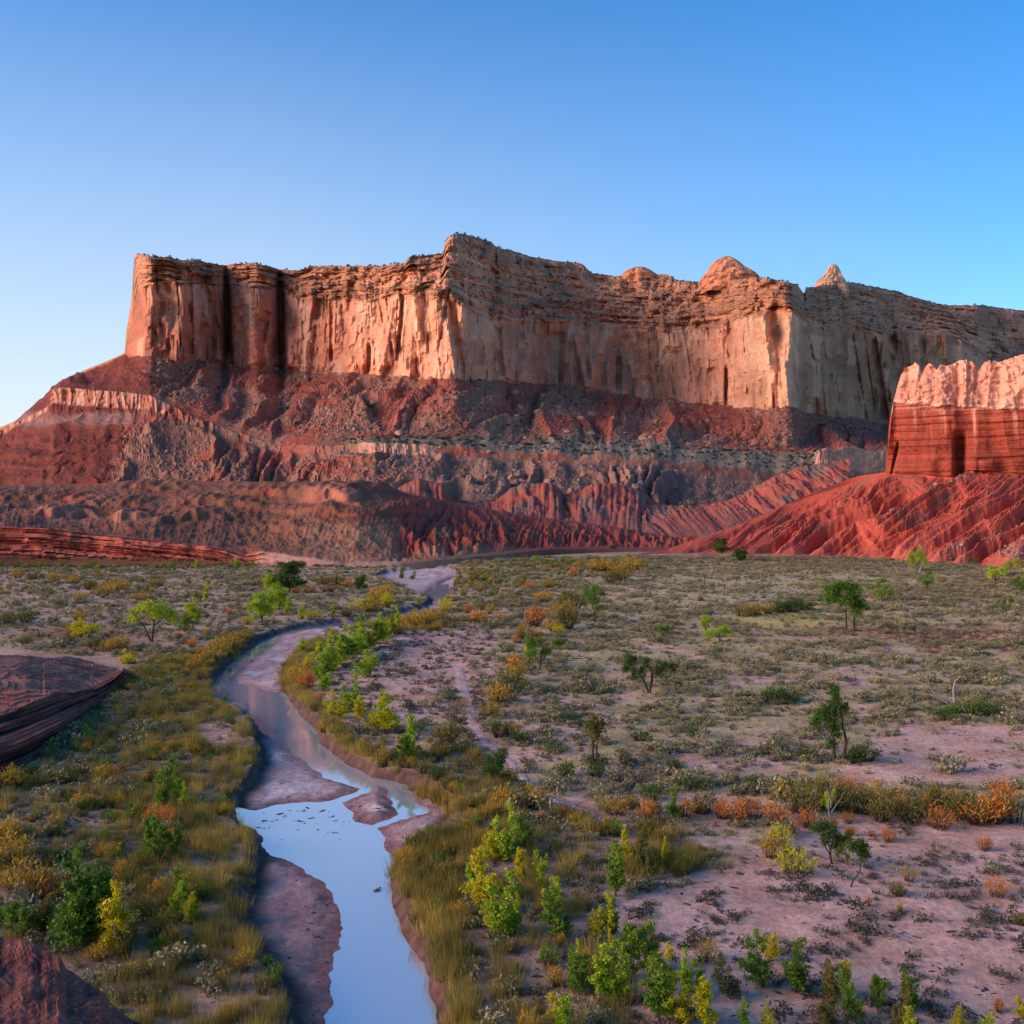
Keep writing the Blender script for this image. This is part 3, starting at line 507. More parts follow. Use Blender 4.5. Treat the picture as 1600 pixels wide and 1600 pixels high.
def ground_h(x, y, full=False):
    x = np.asarray(x, float); y = np.asarray(y, float)
    near = (x > CH[:, 0].min() - 14) & (x < CH[:, 0].max() + 14) & (y > CH[:, 1].min() - 14) & (y < CH[:, 1].max() + 14)
    H = plain_h(x, y); Cc = np.full(x.shape, -30.); Wc = np.full(x.shape, -30.)
    if near.any(): H[near], Cc[near], Wc[near] = ground_near(x[near], y[near])
    return (H, Cc, Wc) if full else H
def ground_near(x, y):
    wob = fbm(x / 3.5, y / 3.5, 3, 702) * .5 * np.clip(y / 150, .6, 2)
    c = sdf(x, y, CH) + wob
    wd = np.clip(y / 160, .8, 2.6)
    m = ss(-.25 * wd, 1.0 * wd, c)
    ws_ = water_sd(x, y) + fbm(x / 2.2, y / 2.2, 3, 703) * .42 + fbm(x / 9, y / 9, 2, 706) * .55
    bed = WATER_Z + .0 - np.clip(ws_ * .12, -.20, .5) + fbm(x / 1.6, y / 2.6, 2, 704) * .02 * ss(1.5, .2, np.abs(ws_))
    bed = bed + fbm(x / 3.5, y / 6, 3, 705) * .17 * ss(0, -1.5, ws_)
    # shallow riffle with stones at the head of the near pool
    h = plain_h(x, y) * (1 - m) + bed * m
    return h, c, ws_
def ground_pt(px, py):
    z = 0.0
    for _ in range(6):
        Y = (EYE - z) * F / (py - HZ); X = (px - 800) / F * Y; z = float(ground_h(np.array([X]), np.array([Y]))[0])
    return X, Y, z
def inpoly(px, py, p):
    ins = np.zeros(np.shape(px), bool); n = len(p)
    for i in range(n):
        ax, ay = p[i]; bx, by = p[(i + 1) % n]
        ins ^= ((ay > py) != (by > py)) & (px < (bx - ax) * (py - ay) / (by - ay + 1e-12) + ax)
    return ins
def soft(px, py, p, feather=14, seed=0):      # is the point inside the zone, with a ragged border
    q = fbm(px / 30, py / 14, 3, 760 + seed) * feather
    return inpoly(px + q, py + q * .5, p).astype(float)
Z_SANDR = [(930, 1440), (1000, 1400), (1110, 1375), (1240, 1300), (1180, 1280), (1300, 1275), (1700, 1270), (1900, 1700), (1000, 1700), (960, 1500)]
Z_SANDM = [(1370, 1140), (1480, 1130), (1700, 1140), (1700, 1235), (1330, 1225), (1300, 1200), (1340, 1190)]
Z_TRI = [(480, 1010), (600, 965), (700, 975), (780, 985), (760, 1060), (740, 1130), (640, 1120), (520, 1140), (470, 1085)]
Z_PINK = [(680, 1090), (760, 1060), (860, 1075), (950, 1100), (960, 1160), (820, 1210), (700, 1170)]
Z_RIP = [(-900, 1700), (-900, 1240), (0, 1215), (60, 1190), (150, 1100), (205, 1045), (330, 1010), (400, 985), (345, 1050), (330, 1095), (380, 1120), (400, 1180), (360, 1250), (400, 1330), (375, 1400), (440, 1540), (440, 1700)]
Z_RIGHTRIP = [(600, 1205), (700, 1150), (790, 1200), (900, 1260), (1040, 1290), (1110, 1350), (1000, 1400), (930, 1450), (1000, 1600), (1000, 1700), (720, 1700), (640, 1440), (625, 1340), (720, 1270)]
def pix(x, y, z=0.): return 800 + x / y * F, HZ + (EYE - z) / y * F

def build_ground():
    px = np.unique(np.concatenate([-np.geomspace(20, 6000, 60) , np.arange(-20, 1621, 1.9), 1620 + np.geomspace(6, 6000, 60)]))
    py = np.concatenate([np.arange(1640, 868, -1.7), HZ + (868 - HZ) * np.geomspace(.985, .006, 70)])
    py = np.concatenate([np.linspace(3200, 1650, 30), py])
    PX, PY_ = np.meshgrid(px, py); Y = EYE * F / (PY_ - HZ); X = (PX - 800) / F * Y
    H, c, wsd = ground_h(X, Y, True)
    H = H - ss(700, 2500, Y) * 3
    near = ss(50, 24, Y); H = H + near * 0
    P = np.stack([X, Y, H], -1)
    n1 = fbm(X / 26, Y / 26, 4, 720); n2 = fbm(X / 5, Y / 5, 4, 721); n3 = fbm(X / 1.3, Y / 1.3, 3, 722)
    sand = mixc((.56, .27, .19), (.74, .40, .30), n2 * 1.2 + n3 * .4 + .5)
    tan = mixc((.42, .27, .13), (.56, .385, .20), n2 + .45); tan = mixc(tan, (.43, .225, .165), ss(.1, .5, n1) * .6)
    red = mixc((.26, .065, .042), (.34, .115, .08), n2 + .4)
    col = tan
    col = mixc(col, sand, ss(.0, .4, n1) * .7 + ss(.1, .4, n2) * .35)
    lp = ((PX < 560) & (PY_ < 1060)) * 1.0; col = mixc(col, mixc((.42, .22, .155), (.50, .31, .23), n2 + .5), lp * .7)
    for z, k, sdd in ((Z_SANDR, .92, 1), (Z_SANDM, .9, 2), (Z_TRI, .9, 3), (Z_PINK, .65, 4)): col = mixc(col, sand, soft(PX, PY_, z, 14, sdd) * k)
    rip = soft(PX, PY_, Z_RIP, 8, 5); col = mixc(col, mixc((.17, .115, .06), (.28, .17, .105), n2 + .4), rip * .85)
    rr = soft(PX, PY_, Z_RIGHTRIP, 12, 6); col = mixc(col, mixc((.25, .14, .095), (.46, .25, .20), n2 + .3), rr * .8)
    for cx, cy, rx, ry, cc, k in [(1450, 988, 200, 14, 2, 1), (1530, 1004, 130, 14, 2, 1), (1500, 880, 300, 9, 2, .9), (1200, 872, 300, 6, 2, .85), (1480, 925, 160, 12, 1, .8), (1230, 965, 90, 18, 0, 1), (1560, 912, 70, 14, 2, .8), (120, 990, 130, 12, 2, .6), (170, 1010, 90, 12, 2, .6), (60, 1040, 120, 20, 2, .5), (830, 1105, 60, 8, 2, .4), (1040, 985, 60, 8, 2, .35),
                              (1130, 930, 120, 12, 3, .7), (1100, 910, 260, 8, 3, .6), (1250, 905, 200, 8, 3, .6), (60, 920, 130, 12, 4, .7), (740, 955, 60, 30, 4, .35), (1290, 1190, 60, 8, 4, .5), (120, 1285, 50, 6, 4, .7), (340, 1150, 36, 18, 4, .8), (335, 1560, 34, 26, 4, .8), (170, 1520, 28, 22, 4, .55), (1250, 1560, 330, 50, 4, .3), (600, 1160, 60, 16, 4, .6), (710, 1255, 50, 10, 4, .8), (920, 1500, 40, 12, 4, .7), (1010, 1455, 60, 12, 4, .6)]:
        m = np.exp(-(((PX - cx) / rx) ** 2 + ((PY_ - cy + fbm(PX / 40, PY_ / 12, 3, 730) * ry) / ry) ** 2) ** 2) * k
        col = mixc(col, [(.60, .40, .11), (.34, .14, .06), red, (.50, .40, .22), sand][cc], m)
    # river bed: wet maroon mud by the water, paler dry bars and white crusts further off
    wet = mixc((.27, .115, .095), (.38, .18, .155), n3 + .4); dry = mixc((.44, .22, .19), (.66, .40, .35), n2 * .9 + .5); crust = (.72, .54, .51)
    bedc = mixc(wet, dry, ss(-.2, -1.8, wsd + n2 * 1.4) * .9)
    bedc = mixc(bedc, (.62, .40, .36), ss(1225, 1190, PY_) * (.3 + .3 * n2)); bedc = mixc(bedc, wet, ss(1330, 1420, PY_) * .55); bedc = mixc(bedc, crust, ss(.12, .4, fbm(X / 4, Y / 7, 3, 731)) * ss(-.8, -2.5, wsd) * (PY_ < 1250) * .8)
    for cx, cy, rx, ry in [(450, 1045, 26, 8), (570, 925, 40, 8), (470, 1205, 36, 16), (430, 1245, 20, 7), (660, 905, 50, 7), (450, 1015, 20, 4)]:
        bedc = mixc(bedc, (.50, .37, .36), np.exp(-((PX - cx) / rx) ** 2 - ((PY_ - cy) / ry) ** 2) * .7)
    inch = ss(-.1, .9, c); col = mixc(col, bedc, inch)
    bank = ss(-.6, 0, c) * (1 - ss(1.0, 2.4, c)); col = mixc(col, mixc((.06, .028, .02), (.13, .062, .045), n3 + .5), bank * .92)  # dark brown bank soil, with the dusk shade on it painted in
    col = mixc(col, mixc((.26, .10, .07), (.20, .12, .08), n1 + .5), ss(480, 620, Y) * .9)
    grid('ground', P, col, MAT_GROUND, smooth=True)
build_ground()

# water: one sheet at the river's level, seen wherever the bed dips below it
wm = bpy.data.materials.new('silty river water'); wm.use_nodes = True; t = wm.node_tree; b = t.nodes['Principled BSDF']
b.inputs['Base Color'].default_value = (.86, .88, .86, 1); b.inputs['Roughness'].default_value = .05; b.inputs['IOR'].default_value = 1.6; b.inputs['Specular IOR Level'].default_value = 1.0
b.inputs['Metallic'].default_value = .55
n2_ = t.nodes.new('ShaderNodeTexNoise'); n2_.inputs['Scale'].default_value = .28; n2_.inputs['Detail'].default_value = 3; cr_ = t.nodes.new('ShaderNodeValToRGB')
cr_.color_ramp.elements[0].position = .35; cr_.color_ramp.elements[0].color = (.66, .66, .68, 1); cr_.color_ramp.elements[1].position = .65; cr_.color_ramp.elements[1].color = (.90, .90, .87, 1); t.links.new(n2_.outputs[0], cr_.inputs[0]); t.links.new(cr_.outputs[0], b.inputs['Base Color'])
n = t.nodes.new('ShaderNodeTexNoise'); n.inputs['Scale'].default_value = 1.6; n.inputs['Detail'].default_value = 4
tc = t.nodes.new('ShaderNodeTexCoord'); mp = t.nodes.new('ShaderNodeMapping'); mp.inputs['Scale'].default_value = (1, .35, 1)
bp = t.nodes.new('ShaderNodeBump'); bp.inputs['Strength'].default_value = .10; bp.inputs['Distance'].default_value = .03
t.links.new(tc.outputs['Object'], mp.inputs[0]); t.links.new(mp.outputs[0], n.inputs[0]); t.links.new(n.outputs[0], bp.inputs['Height']); t.links.new(bp.outputs[0], b.inputs['Normal'])
rx = np.array([CH[:, 0].min() - 8, CH[:, 0].max() + 8]); ry = np.array([CH[:, 1].min() - 5, CH[:, 1].max() + 5])
gx = np.linspace(*rx, 3); gy = np.linspace(*ry, 12); GX, GY = np.meshgrid(gx, gy)
grid('river_water', np.stack([GX, GY, 0 * GX + WATER_Z], -1), np.ones(GX.shape + (3,)) * .4, wm, smooth=True)
# the footpath
def build_path():
    p = [ground_pt(a, b) for a, b in [(716, 1040), (722, 1075), (735, 1110), (742, 1140), (765, 1165), (800, 1192), (822, 1222), (850, 1245), (885, 1256), (915, 1266), (940, 1282), (985, 1290)]]
    p = np.array(p)[:, :2]; tt = np.linspace(0, len(p) - 1, 260); q = np.stack([np.interp(tt, range(len(p)), p[:, i]) for i in (0, 1)], -1)
    k = np.hanning(31); k /= k.sum(); q = np.stack([np.convolve(np.pad(q[:, i], 15, mode='edge'), k, 'valid') for i in (0, 1)], -1)
    d = np.gradient(q, axis=0); nrm = np.stack([-d[:, 1], d[:, 0]], -1); nrm /= np.linalg.norm(nrm, axis=1)[:, None]
    wd = tab(tt, [(0, .9), (2, 1.2), (4, .6), (11, .35)]) * (1 + .3 * vn(tt * 4, 0, 790))
    o = np.linspace(-1, 1, 7)
    G = q[:, None] + nrm[:, None] * (o[None, :] * wd[:, None])[..., None] + (fbm(q[:, 0] / 2, q[:, 1] / 2, 2, 791) * .3)[:, None, None]
    z = ground_h(G[..., 0], G[..., 1]) + .05 - .12 * np.abs(o)[None] ** 6
    col = mixc((.56, .30, .25), (.66, .40, .34), fbm(G[..., 0], G[..., 1], 3, 792) + .5)
    grid('footpath', np.concatenate([G, z[..., None]], -1), col, MAT_GROUND, smooth=True)
build_path()
#@@VEG
# ================================================================== VEGETATION
rnd = np.random.default_rng(11)
def leaf_mat(name, ramp, trans=.25, spots=None):
    """ramp: colours from one leaf / plant to the next; the leaf attribute and the object's own random number pick among them"""
    m = bpy.data.materials.new(name); m.use_nodes = True; t = m.node_tree; b = t.nodes['Principled BSDF']; L = t.links.new
    b.inputs['Roughness'].default_value = .75; b.inputs['Specular IOR Level'].default_value = .2
    a = t.nodes.new('ShaderNodeAttribute'); a.attribute_name = 'Col'; sx = t.nodes.new('ShaderNodeSeparateColor'); L(a.outputs['Color'], sx.inputs[0])
    oi = t.nodes.new('ShaderNodeObjectInfo')
    nz = t.nodes.new('ShaderNodeTexNoise'); nz.inputs['Scale'].default_value = .13; nz.inputs['Detail'].default_value = 2; L(oi.outputs['Location'], nz.inputs['Vector'])
    mz = t.nodes.new('ShaderNodeMapRange'); mz.inputs[1].default_value = .36; mz.inputs[2].default_value = .64; mz.inputs[3].default_value = 0; mz.inputs[4].default_value = .34; L(nz.outputs[0], mz.inputs[0])
    md_ = t.nodes.new('ShaderNodeMath'); md_.operation = 'MULTIPLY_ADD'; L(oi.outputs['Random'], md_.inputs[0]); md_.inputs[1].default_value = .34; L(mz.outputs[0], md_.inputs[2])
    ma = t.nodes.new('ShaderNodeMath'); ma.operation = 'MULTIPLY_ADD'; L(md_.outputs[0], ma.inputs[0]); ma.inputs[1].default_value = 1.0
    mb = t.nodes.new('ShaderNodeMath'); mb.operation = 'MULTIPLY'; L(sx.outputs[0], mb.inputs[0]); mb.inputs[1].default_value = .38; L(mb.outputs[0], ma.inputs[2])
    cr = t.nodes.new('ShaderNodeValToRGB'); e = cr.color_ramp.elements
    for i, c in enumerate(ramp):
        p = i / (len(ramp) - 1)
        if i < 2 and i < len(e): el_ = e[i]; el_.position = p
        else: el_ = e.new(p)
        el_.color = (*c, 1)
    L(ma.outputs[0], cr.inputs[0])
    mx = t.nodes.new('ShaderNodeMix'); mx.data_type = 'RGBA'; L(sx.outputs[1], mx.inputs['Factor']); L(cr.outputs[0], mx.inputs['A']); mx.inputs['B'].default_value = (.05, .032, .022, 1)   # bare twigs
    L(mx.outputs['Result'], b.inputs['Base Color'])
    tr = t.nodes.new('ShaderNodeBsdfTranslucent'); L(mx.outputs['Result'], tr.inputs[0]); ms = t.nodes.new('ShaderNodeMixShader'); ms.inputs[0].default_value = trans
    L(b.outputs[0], ms.inputs[1]); L(tr.outputs[0], ms.inputs[2]); L(ms.outputs[0], t.nodes['Material Output'].inputs[0]); return m
def flat_mat(name, c, scale=6):
    m = bpy.data.materials.new(name); m.use_nodes = True; t = m.node_tree; b = t.nodes['Principled BSDF']; b.inputs['Roughness'].default_value = .9; b.inputs['Specular IOR Level'].default_value = .1
    n = t.nodes.new('ShaderNodeTexNoise'); n.inputs['Scale'].default_value = scale; n.inputs['Detail'].default_value = 4; cr = t.nodes.new('ShaderNodeValToRGB')
    tc = t.nodes.new('ShaderNodeTexCoord'); t.links.new(tc.outputs['Object'], n.inputs[0])
    cr.color_ramp.elements[0].color = tuple(v * .55 for v in c) + (1,); cr.color_ramp.elements[1].color = tuple(min(1, v * 1.35) for v in c) + (1,); cr.color_ramp.elements[0].position = .3; cr.color_ramp.elements[1].position = .7
    t.links.new(n.outputs[0], cr.inputs[0]); t.links.new(cr.outputs[0], b.inputs[0]); return m
LM = dict(
    green=leaf_mat('cottonwood leaves', [(.06, .13, .018), (.12, .21, .02), (.24, .29, .025)], .25),
    dark=leaf_mat('dark cottonwood leaves', [(.03, .07, .016), (.06, .115, .018), (.13, .17, .02)]),
    lime=leaf_mat('lime green leaves', [(.19, .30, .02), (.32, .42, .02), (.50, .50, .03)], .25),
    yellow=leaf_mat('yellowing leaves', [(.32, .34, .015), (.52, .46, .015), (.66, .46, .02)], .35),
    gold=leaf_mat('gold autumn leaves', [(.26, .16, .025), (.44, .255, .03), (.58, .32, .035)]),
    orange=leaf_mat('orange autumn twigs', [(.34, .125, .035), (.56, .19, .035), (.70, .29, .05)]),
    olive=leaf_mat('olive willow leaves', [(.08, .078, .022), (.16, .14, .03), (.28, .20, .035)]),
    sage=leaf_mat('grey green sagebrush', [(.105, .10, .06), (.25, .21, .10), (.46, .37, .17)], .1),
    tuft=leaf_mat('dark low scrub', [(.060, .052, .038), (.095, .085, .055), (.16, .135, .085)], .1),
    straw=leaf_mat('dry grass', [(.36, .26, .12), (.50, .38, .18), (.60, .47, .25)], .2),
    reed=leaf_mat('tall river grass', [(.075, .08, .028), (.20, .165, .04), (.42, .28, .05), (.64, .42, .10)], .25),
    juniper=leaf_mat('juniper scale leaves', [(.022, .034, .018), (.035, .05, .025), (.05, .065, .03)], .05))
BARK = flat_mat('dark bark', (.075, .05, .04)); PALE = flat_mat('bleached dead wood', (.30, .25, .22)); BOULD = flat_mat('fallen sandstone block', (.36, .20, .14), .5)
def unit(v): return v / (np.linalg.norm(v, axis=-1, keepdims=True) + 1e-9)
def leaf_quads(c, size, r, droop=0.0):
    n = len(c); a = unit(r.normal(size=(n, 3))); b = unit(np.cross(a, r.normal(size=(n, 3)))); s = np.asarray(size)[:, None]
    V = np.stack([c - a * s, c + b * s * .55, c + a * s, c - b * s * .55], 1).reshape(-1, 3); return V, np.arange(n * 4).reshape(n, 4)
def blade_tris(base, d, ln, wd, r):
    n = len(base); side = unit(np.cross(d, r.normal(size=(n, 3)))); tip = base + d * np.asarray(ln)[:, None]
    V = np.stack([base - side * wd, base + side * wd, tip, tip], 1).reshape(-1, 3); return V, np.arange(n * 4).reshape(n, 4)
def tube(path, rad, k=6):
    path = np.array(path, float); n = len(path); d = unit(np.gradient(path, axis=0)); up = np.array([.3, .9, .2]); a = unit(np.cross(d, up)); b = np.cross(d, a)
    th = np.linspace(0, 2 * math.pi, k, endpoint=False)
    V = path[:, None] + (np.cos(th)[None, :, None] * a[:, None] + np.sin(th)[None, :, None] * b[:, None]) * np.asarray(rad)[:, None, None]
    idx = np.arange(n * k).reshape(n, k); q = np.stack([idx[:-1], np.roll(idx[:-1], -1, 1), np.roll(idx[1:], -1, 1), idx[1:]], -1).reshape(-1, 4); return V.reshape(-1, 3), q
def join(parts):
    Vs, Fs, o = [], [], 0
    for V, Fq in parts: Vs.append(V); Fs.append(Fq + o); o += len(V)
    return np.concatenate(Vs), np.concatenate(Fs)
def branch(p0, p1, r0, r1, r, bend=.12, n=7):
    t = np.linspace(0, 1, n)[:, None]; p0 = np.array(p0, float); p1 = np.array(p1, float); L_ = np.linalg.norm(p1 - p0)
    off = np.cumsum(r.normal(size=(n, 3)), 0) * bend * L_ / n; off *= np.sin(t * math.pi) ** .6; return tube(p0 + (p1 - p0) * t + off, np.linspace(r0, r1, n))
def cols(n4, r, twig=0):          # per-leaf variation, same for its four corners
    v = np.repeat(np.clip(r.normal(.5, .25, n4), 0, 1), 4); c = np.zeros((n4 * 4, 3)); c[:, 0] = v; c[:, 1] = twig; return c

def tree_proto(mat, seed, blobs, forks, leafsz=.17, n_per=230, bark=BARK):
    """blobs: (x, y, z, rx, rz) clumps of leaves; forks: (x0, z0, x1, z1, r0, r1) limbs; heights in metres, 8 m tree"""
    r = np.random.default_rng(seed); cs, vals = [], []
    for bx, by, bz, rx, rz in blobs:
        n = int(n_per * 1.25 * rx * rz); sub = unit(r.normal(size=(9, 3))) * r.uniform(.45, 1.0, (9, 1))      # small sprays inside each clump
        k = r.integers(0, 9, n); p = sub[k] * .72 + r.normal(size=(n, 3)) * .22; p = p * np.minimum(1, 1.15 / np.maximum(np.linalg.norm(p, axis=1), 1e-6))[:, None]
        cs.append(np.array([bx, by, bz]) + p * np.array([rx, rx * .9, rz]) * 1.22); vals.append(np.clip(r.normal(.5, .16, n) + (k / 9. - .5) * .5, 0, 1))
    c = np.concatenate(cs); v = np.concatenate(vals); V, Q = leaf_quads(c, r.uniform(.6, 1.3, len(c)) * leafsz, r)
    col = np.zeros((len(V), 3)); col[:, 0] = np.repeat(v, 4)
    crown = mesh_np('crown', V, Q, col, False, mat)
    tr = [branch((x0, y0, z0), (x1, y1, z1), r0, r1, r) for x0, y0, z0, x1, y1, z1, r0, r1 in forks]
    # limbs reaching into every clump
    ends = np.array([f[3:6] for f in forks])
    for bx, by, bz, rx, rz in blobs:
        e = ends[np.argmin(np.linalg.norm(ends - np.array([bx, by, bz]), axis=1))]; tr.append(branch(e, (bx, by, bz), .07, .03, r))
        for _ in range(3): tr.append(branch((bx, by, bz), np.array([bx, by, bz]) + r.normal(size=3) * np.array([rx, rx, rz]) * .6, .03, .01, r))
    V, Q = join(tr); trunk = mesh_np('trunk', V, Q, None, True, bark); return [('trunk', trunk), ('crown', crown)]
def auto_tree(mat, seed, wide=1.0, H=8., n=9, lean=0., leafsz=.17, low=.35):
    r = np.random.default_rng(seed); k = r.integers(2, 4); forks = []; blobs = []
    z0 = H * .22; forks.append((0, 0, -.3, lean * .5, 0, z0, .22, .17)); tips = []
    for i in range(k + 1):
        a = 2 * math.pi * (i + r.uniform(-.25, .25)) / (k + 1); q = H * .2 * wide * r.uniform(.6, 1.2); tp = (lean + math.cos(a) * q, math.sin(a) * q, H * r.uniform(.48, .68)); forks.append((lean * .5, 0, z0, *tp, .14, .07)); tips.append(tp)
    for i in range(n):
        tp = tips[i % len(tips)]; a = r.uniform(0, 6.28); q = H * .17 * wide * r.uniform(.2, 1.5); z = H * (low + (1 - low - .08) * r.uniform(.05, 1) ** .8)
        s = H * .145 * r.uniform(.65, 1.3); blobs.append((tp[0] * 1.1 + math.cos(a) * q, tp[1] * 1.1 + math.sin(a) * q, z, s * (1 + .25 * wide), s))
    return tree_proto(mat, seed, blobs, forks, leafsz)
def sapling_proto(mat, seed, wide=1.0, H=4., n=620):
    r = np.random.default_rng(seed); k = r.integers(3, 7); parts = []; cs = []; tws = []
    for i in range(k):
        a = r.uniform(0, 6.28); q = r.uniform(.15, .95) * wide; h = H * r.uniform(.4, .95) if i else H; bx, by = math.cos(a) * q * .4, math.sin(a) * q * .4; tx, ty = math.cos(a) * q, math.sin(a) * q
        parts.append(branch((bx * .4, by * .4, -.1), (tx, ty, h * .92), .035, .008, r, .08)); m = int(n * h / H / k * 1.5); t = r.uniform(.10, 1, m)
        ns = 11; ts = r.uniform(.12, .97, ns); an = r.uniform(0, 6.28, ns); ln = (.25 + .75 * wide * np.sin(np.clip(ts, 0, 1) * math.pi) ** .6) * r.uniform(.5, 1.1, ns) * (1 - ts * .35); kk = r.integers(0, ns, m); f_ = r.uniform(0, 1, m) ** .7
        tz = ts[kk] + f_ * .10; rad = ln[kk] * f_
        cs.append(np.stack([bx + (tx - bx) * tz + np.cos(an[kk]) * rad + r.normal(0, .11, m), by + (ty - by) * tz + np.sin(an[kk]) * rad + r.normal(0, .11, m), h * tz + r.normal(0, .13, m)], -1))
        for q_ in range(ns): parts.append(branch((bx + (tx - bx) * ts[q_], by + (ty - by) * ts[q_], h * ts[q_]), (bx + (tx - bx) * ts[q_] + math.cos(an[q_]) * ln[q_], by + (ty - by) * ts[q_] + math.sin(an[q_]) * ln[q_], h * (ts[q_] + .09)), .012, .005, r, .1, 3))
    c = np.concatenate(cs); V, Q = leaf_quads(c, r.uniform(.7, 1.3, len(c)) * .098, r); hz = c[:, 2] / H
    col = np.zeros((len(V), 3)); col[:, 0] = np.repeat(np.clip(r.normal(.3, .18, len(c)) + hz * .5, 0, 1), 4)
    fol = mesh_np('foliage', V, Q, col, False, mat); V, Q = join(parts); return [('stem', mesh_np('stem', V, Q, None, True, BARK)), ('foliage', fol)]
def bush_proto(mat, seed, H=1.5, W=1.3, n=300, up=1.0, lf=.085, twigs=70):
    """upright many-stemmed shrub: bare dark twigs below, leaf sprays on top"""
    r = np.random.default_rng(seed); a = r.uniform(0, 6.28, twigs); q = np.sqrt(r.uniform(0, 1, twigs)); h = H * (1 - .45 * q ** 2) * r.uniform(.65, 1.08, twigs)
    base = np.stack([np.cos(a) * q * W * .22, np.sin(a) * q * W * .22, 0 * a - .05], -1); tip = np.stack([np.cos(a) * q * W * .5, np.sin(a) * q * W * .5, h], -1)
    d = tip - base; ln = np.linalg.norm(d, axis=1); V1, Q1 = blade_tris(base, d / ln[:, None], ln, .018, r); c1 = np.zeros((len(V1), 3)); c1[:, 1] = 1
    k = r.integers(0, twigs, n); t = r.uniform(.42, 1.04, n) ** .8; c = base[k] + d[k] * t[:, None] + r.normal(size=(n, 3)) * .055 * W
    dd = unit(d[k] + r.normal(size=(n, 3)) * .35 * ln[k][:, None]); V2, Q2 = blade_tris(c, dd, r.uniform(.8, 2.2, n) * lf * 1.4, lf * .38, r)
    c2 = np.zeros((len(V2), 3)); c2[:, 0] = np.repeat(np.clip(.25 + (k % 7) / 10. + r.normal(0, .12, n), 0, 1), 4); c2[:, 1] = np.repeat(np.clip((.62 - t) * 2.2, 0, .8), 4)
    V, Q = join([(V1, Q1), (V2, Q2)]); return mesh_np('shrub', V, Q, np.concatenate([c1, c2]), False, mat)
def dome_proto(mat, seed, H=.7, W=1.1, n=170, lf=.085):
    r = np.random.default_rng(seed); k = 7; lob = np.stack([r.normal(0, .28, k) * W, r.normal(0, .28, k) * W, r.uniform(.15, .6, k) * H], -1); i = r.integers(0, k, n)
    p = unit(r.normal(size=(n, 3))) * r.uniform(.7, 1, (n, 1)); c = lob[i] + p * np.array([W * .27, W * .27, H * .42]); c[:, 2] = np.maximum(c[:, 2], .02)
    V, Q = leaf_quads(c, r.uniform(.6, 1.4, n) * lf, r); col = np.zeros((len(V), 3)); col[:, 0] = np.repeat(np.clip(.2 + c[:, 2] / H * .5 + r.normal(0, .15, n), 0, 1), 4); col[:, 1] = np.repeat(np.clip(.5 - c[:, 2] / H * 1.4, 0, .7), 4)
    return mesh_np('shrub', V, Q, col, False, mat)
def blades_proto(mat, seed, H=1.6, W=.9, n=80, wd=.016, spread=.25):
    r = np.random.default_rng(seed); a = r.uniform(0, 6.28, n); q = np.sqrt(r.uniform(0, 1, n)) * W / 2; base = np.stack([np.cos(a) * q, np.sin(a) * q, 0 * a - .03], -1)
    d = unit(np.stack([np.cos(a) * spread * r.uniform(-.4, 1, n), np.sin(a) * spread * r.uniform(-.4, 1, n), 1 + 0 * a], -1) + r.normal(size=(n, 3)) * .1)
    V, Q = blade_tris(base, d, H * r.uniform(.45, 1.05, n), wd, r); col = np.zeros((len(V), 3)); col[:, 0] = np.repeat(r.uniform(0, 1, n), 4); return mesh_np('grass', V, Q, col, False, mat)
def rock_proto(seed):
    r = np.random.default_rng(seed); n1, n2 = 7, 10; th = np.linspace(0, math.pi, n1); ph = np.linspace(0, 2 * math.pi, n2, endpoint=False); T, Pm = np.meshgrid(th, ph, indexing='ij')
    d = np.stack([np.sin(T) * np.cos(Pm), np.sin(T) * np.sin(Pm), np.cos(T)], -1); k = unit(r.normal(size=(9, 3))); w_ = r.uniform(.45, .75, 9)
    rad = np.min(np.where((d @ k.T) > .05, w_ / np.maximum(d @ k.T, .05), 9), -1); rad = np.minimum(rad, .9); P = d * rad[..., None] * np.array([1.15, .95, .75])
    idx = np.arange(n1 * n2).reshape(n1, n2); q = np.stack([idx[:-1], idx[1:], np.roll(idx[1:], -1, 1), np.roll(idx[:-1], -1, 1)], -1).reshape(-1, 4); return mesh_np('boulder', P.reshape(-1, 3), q, None, False, BOULD)

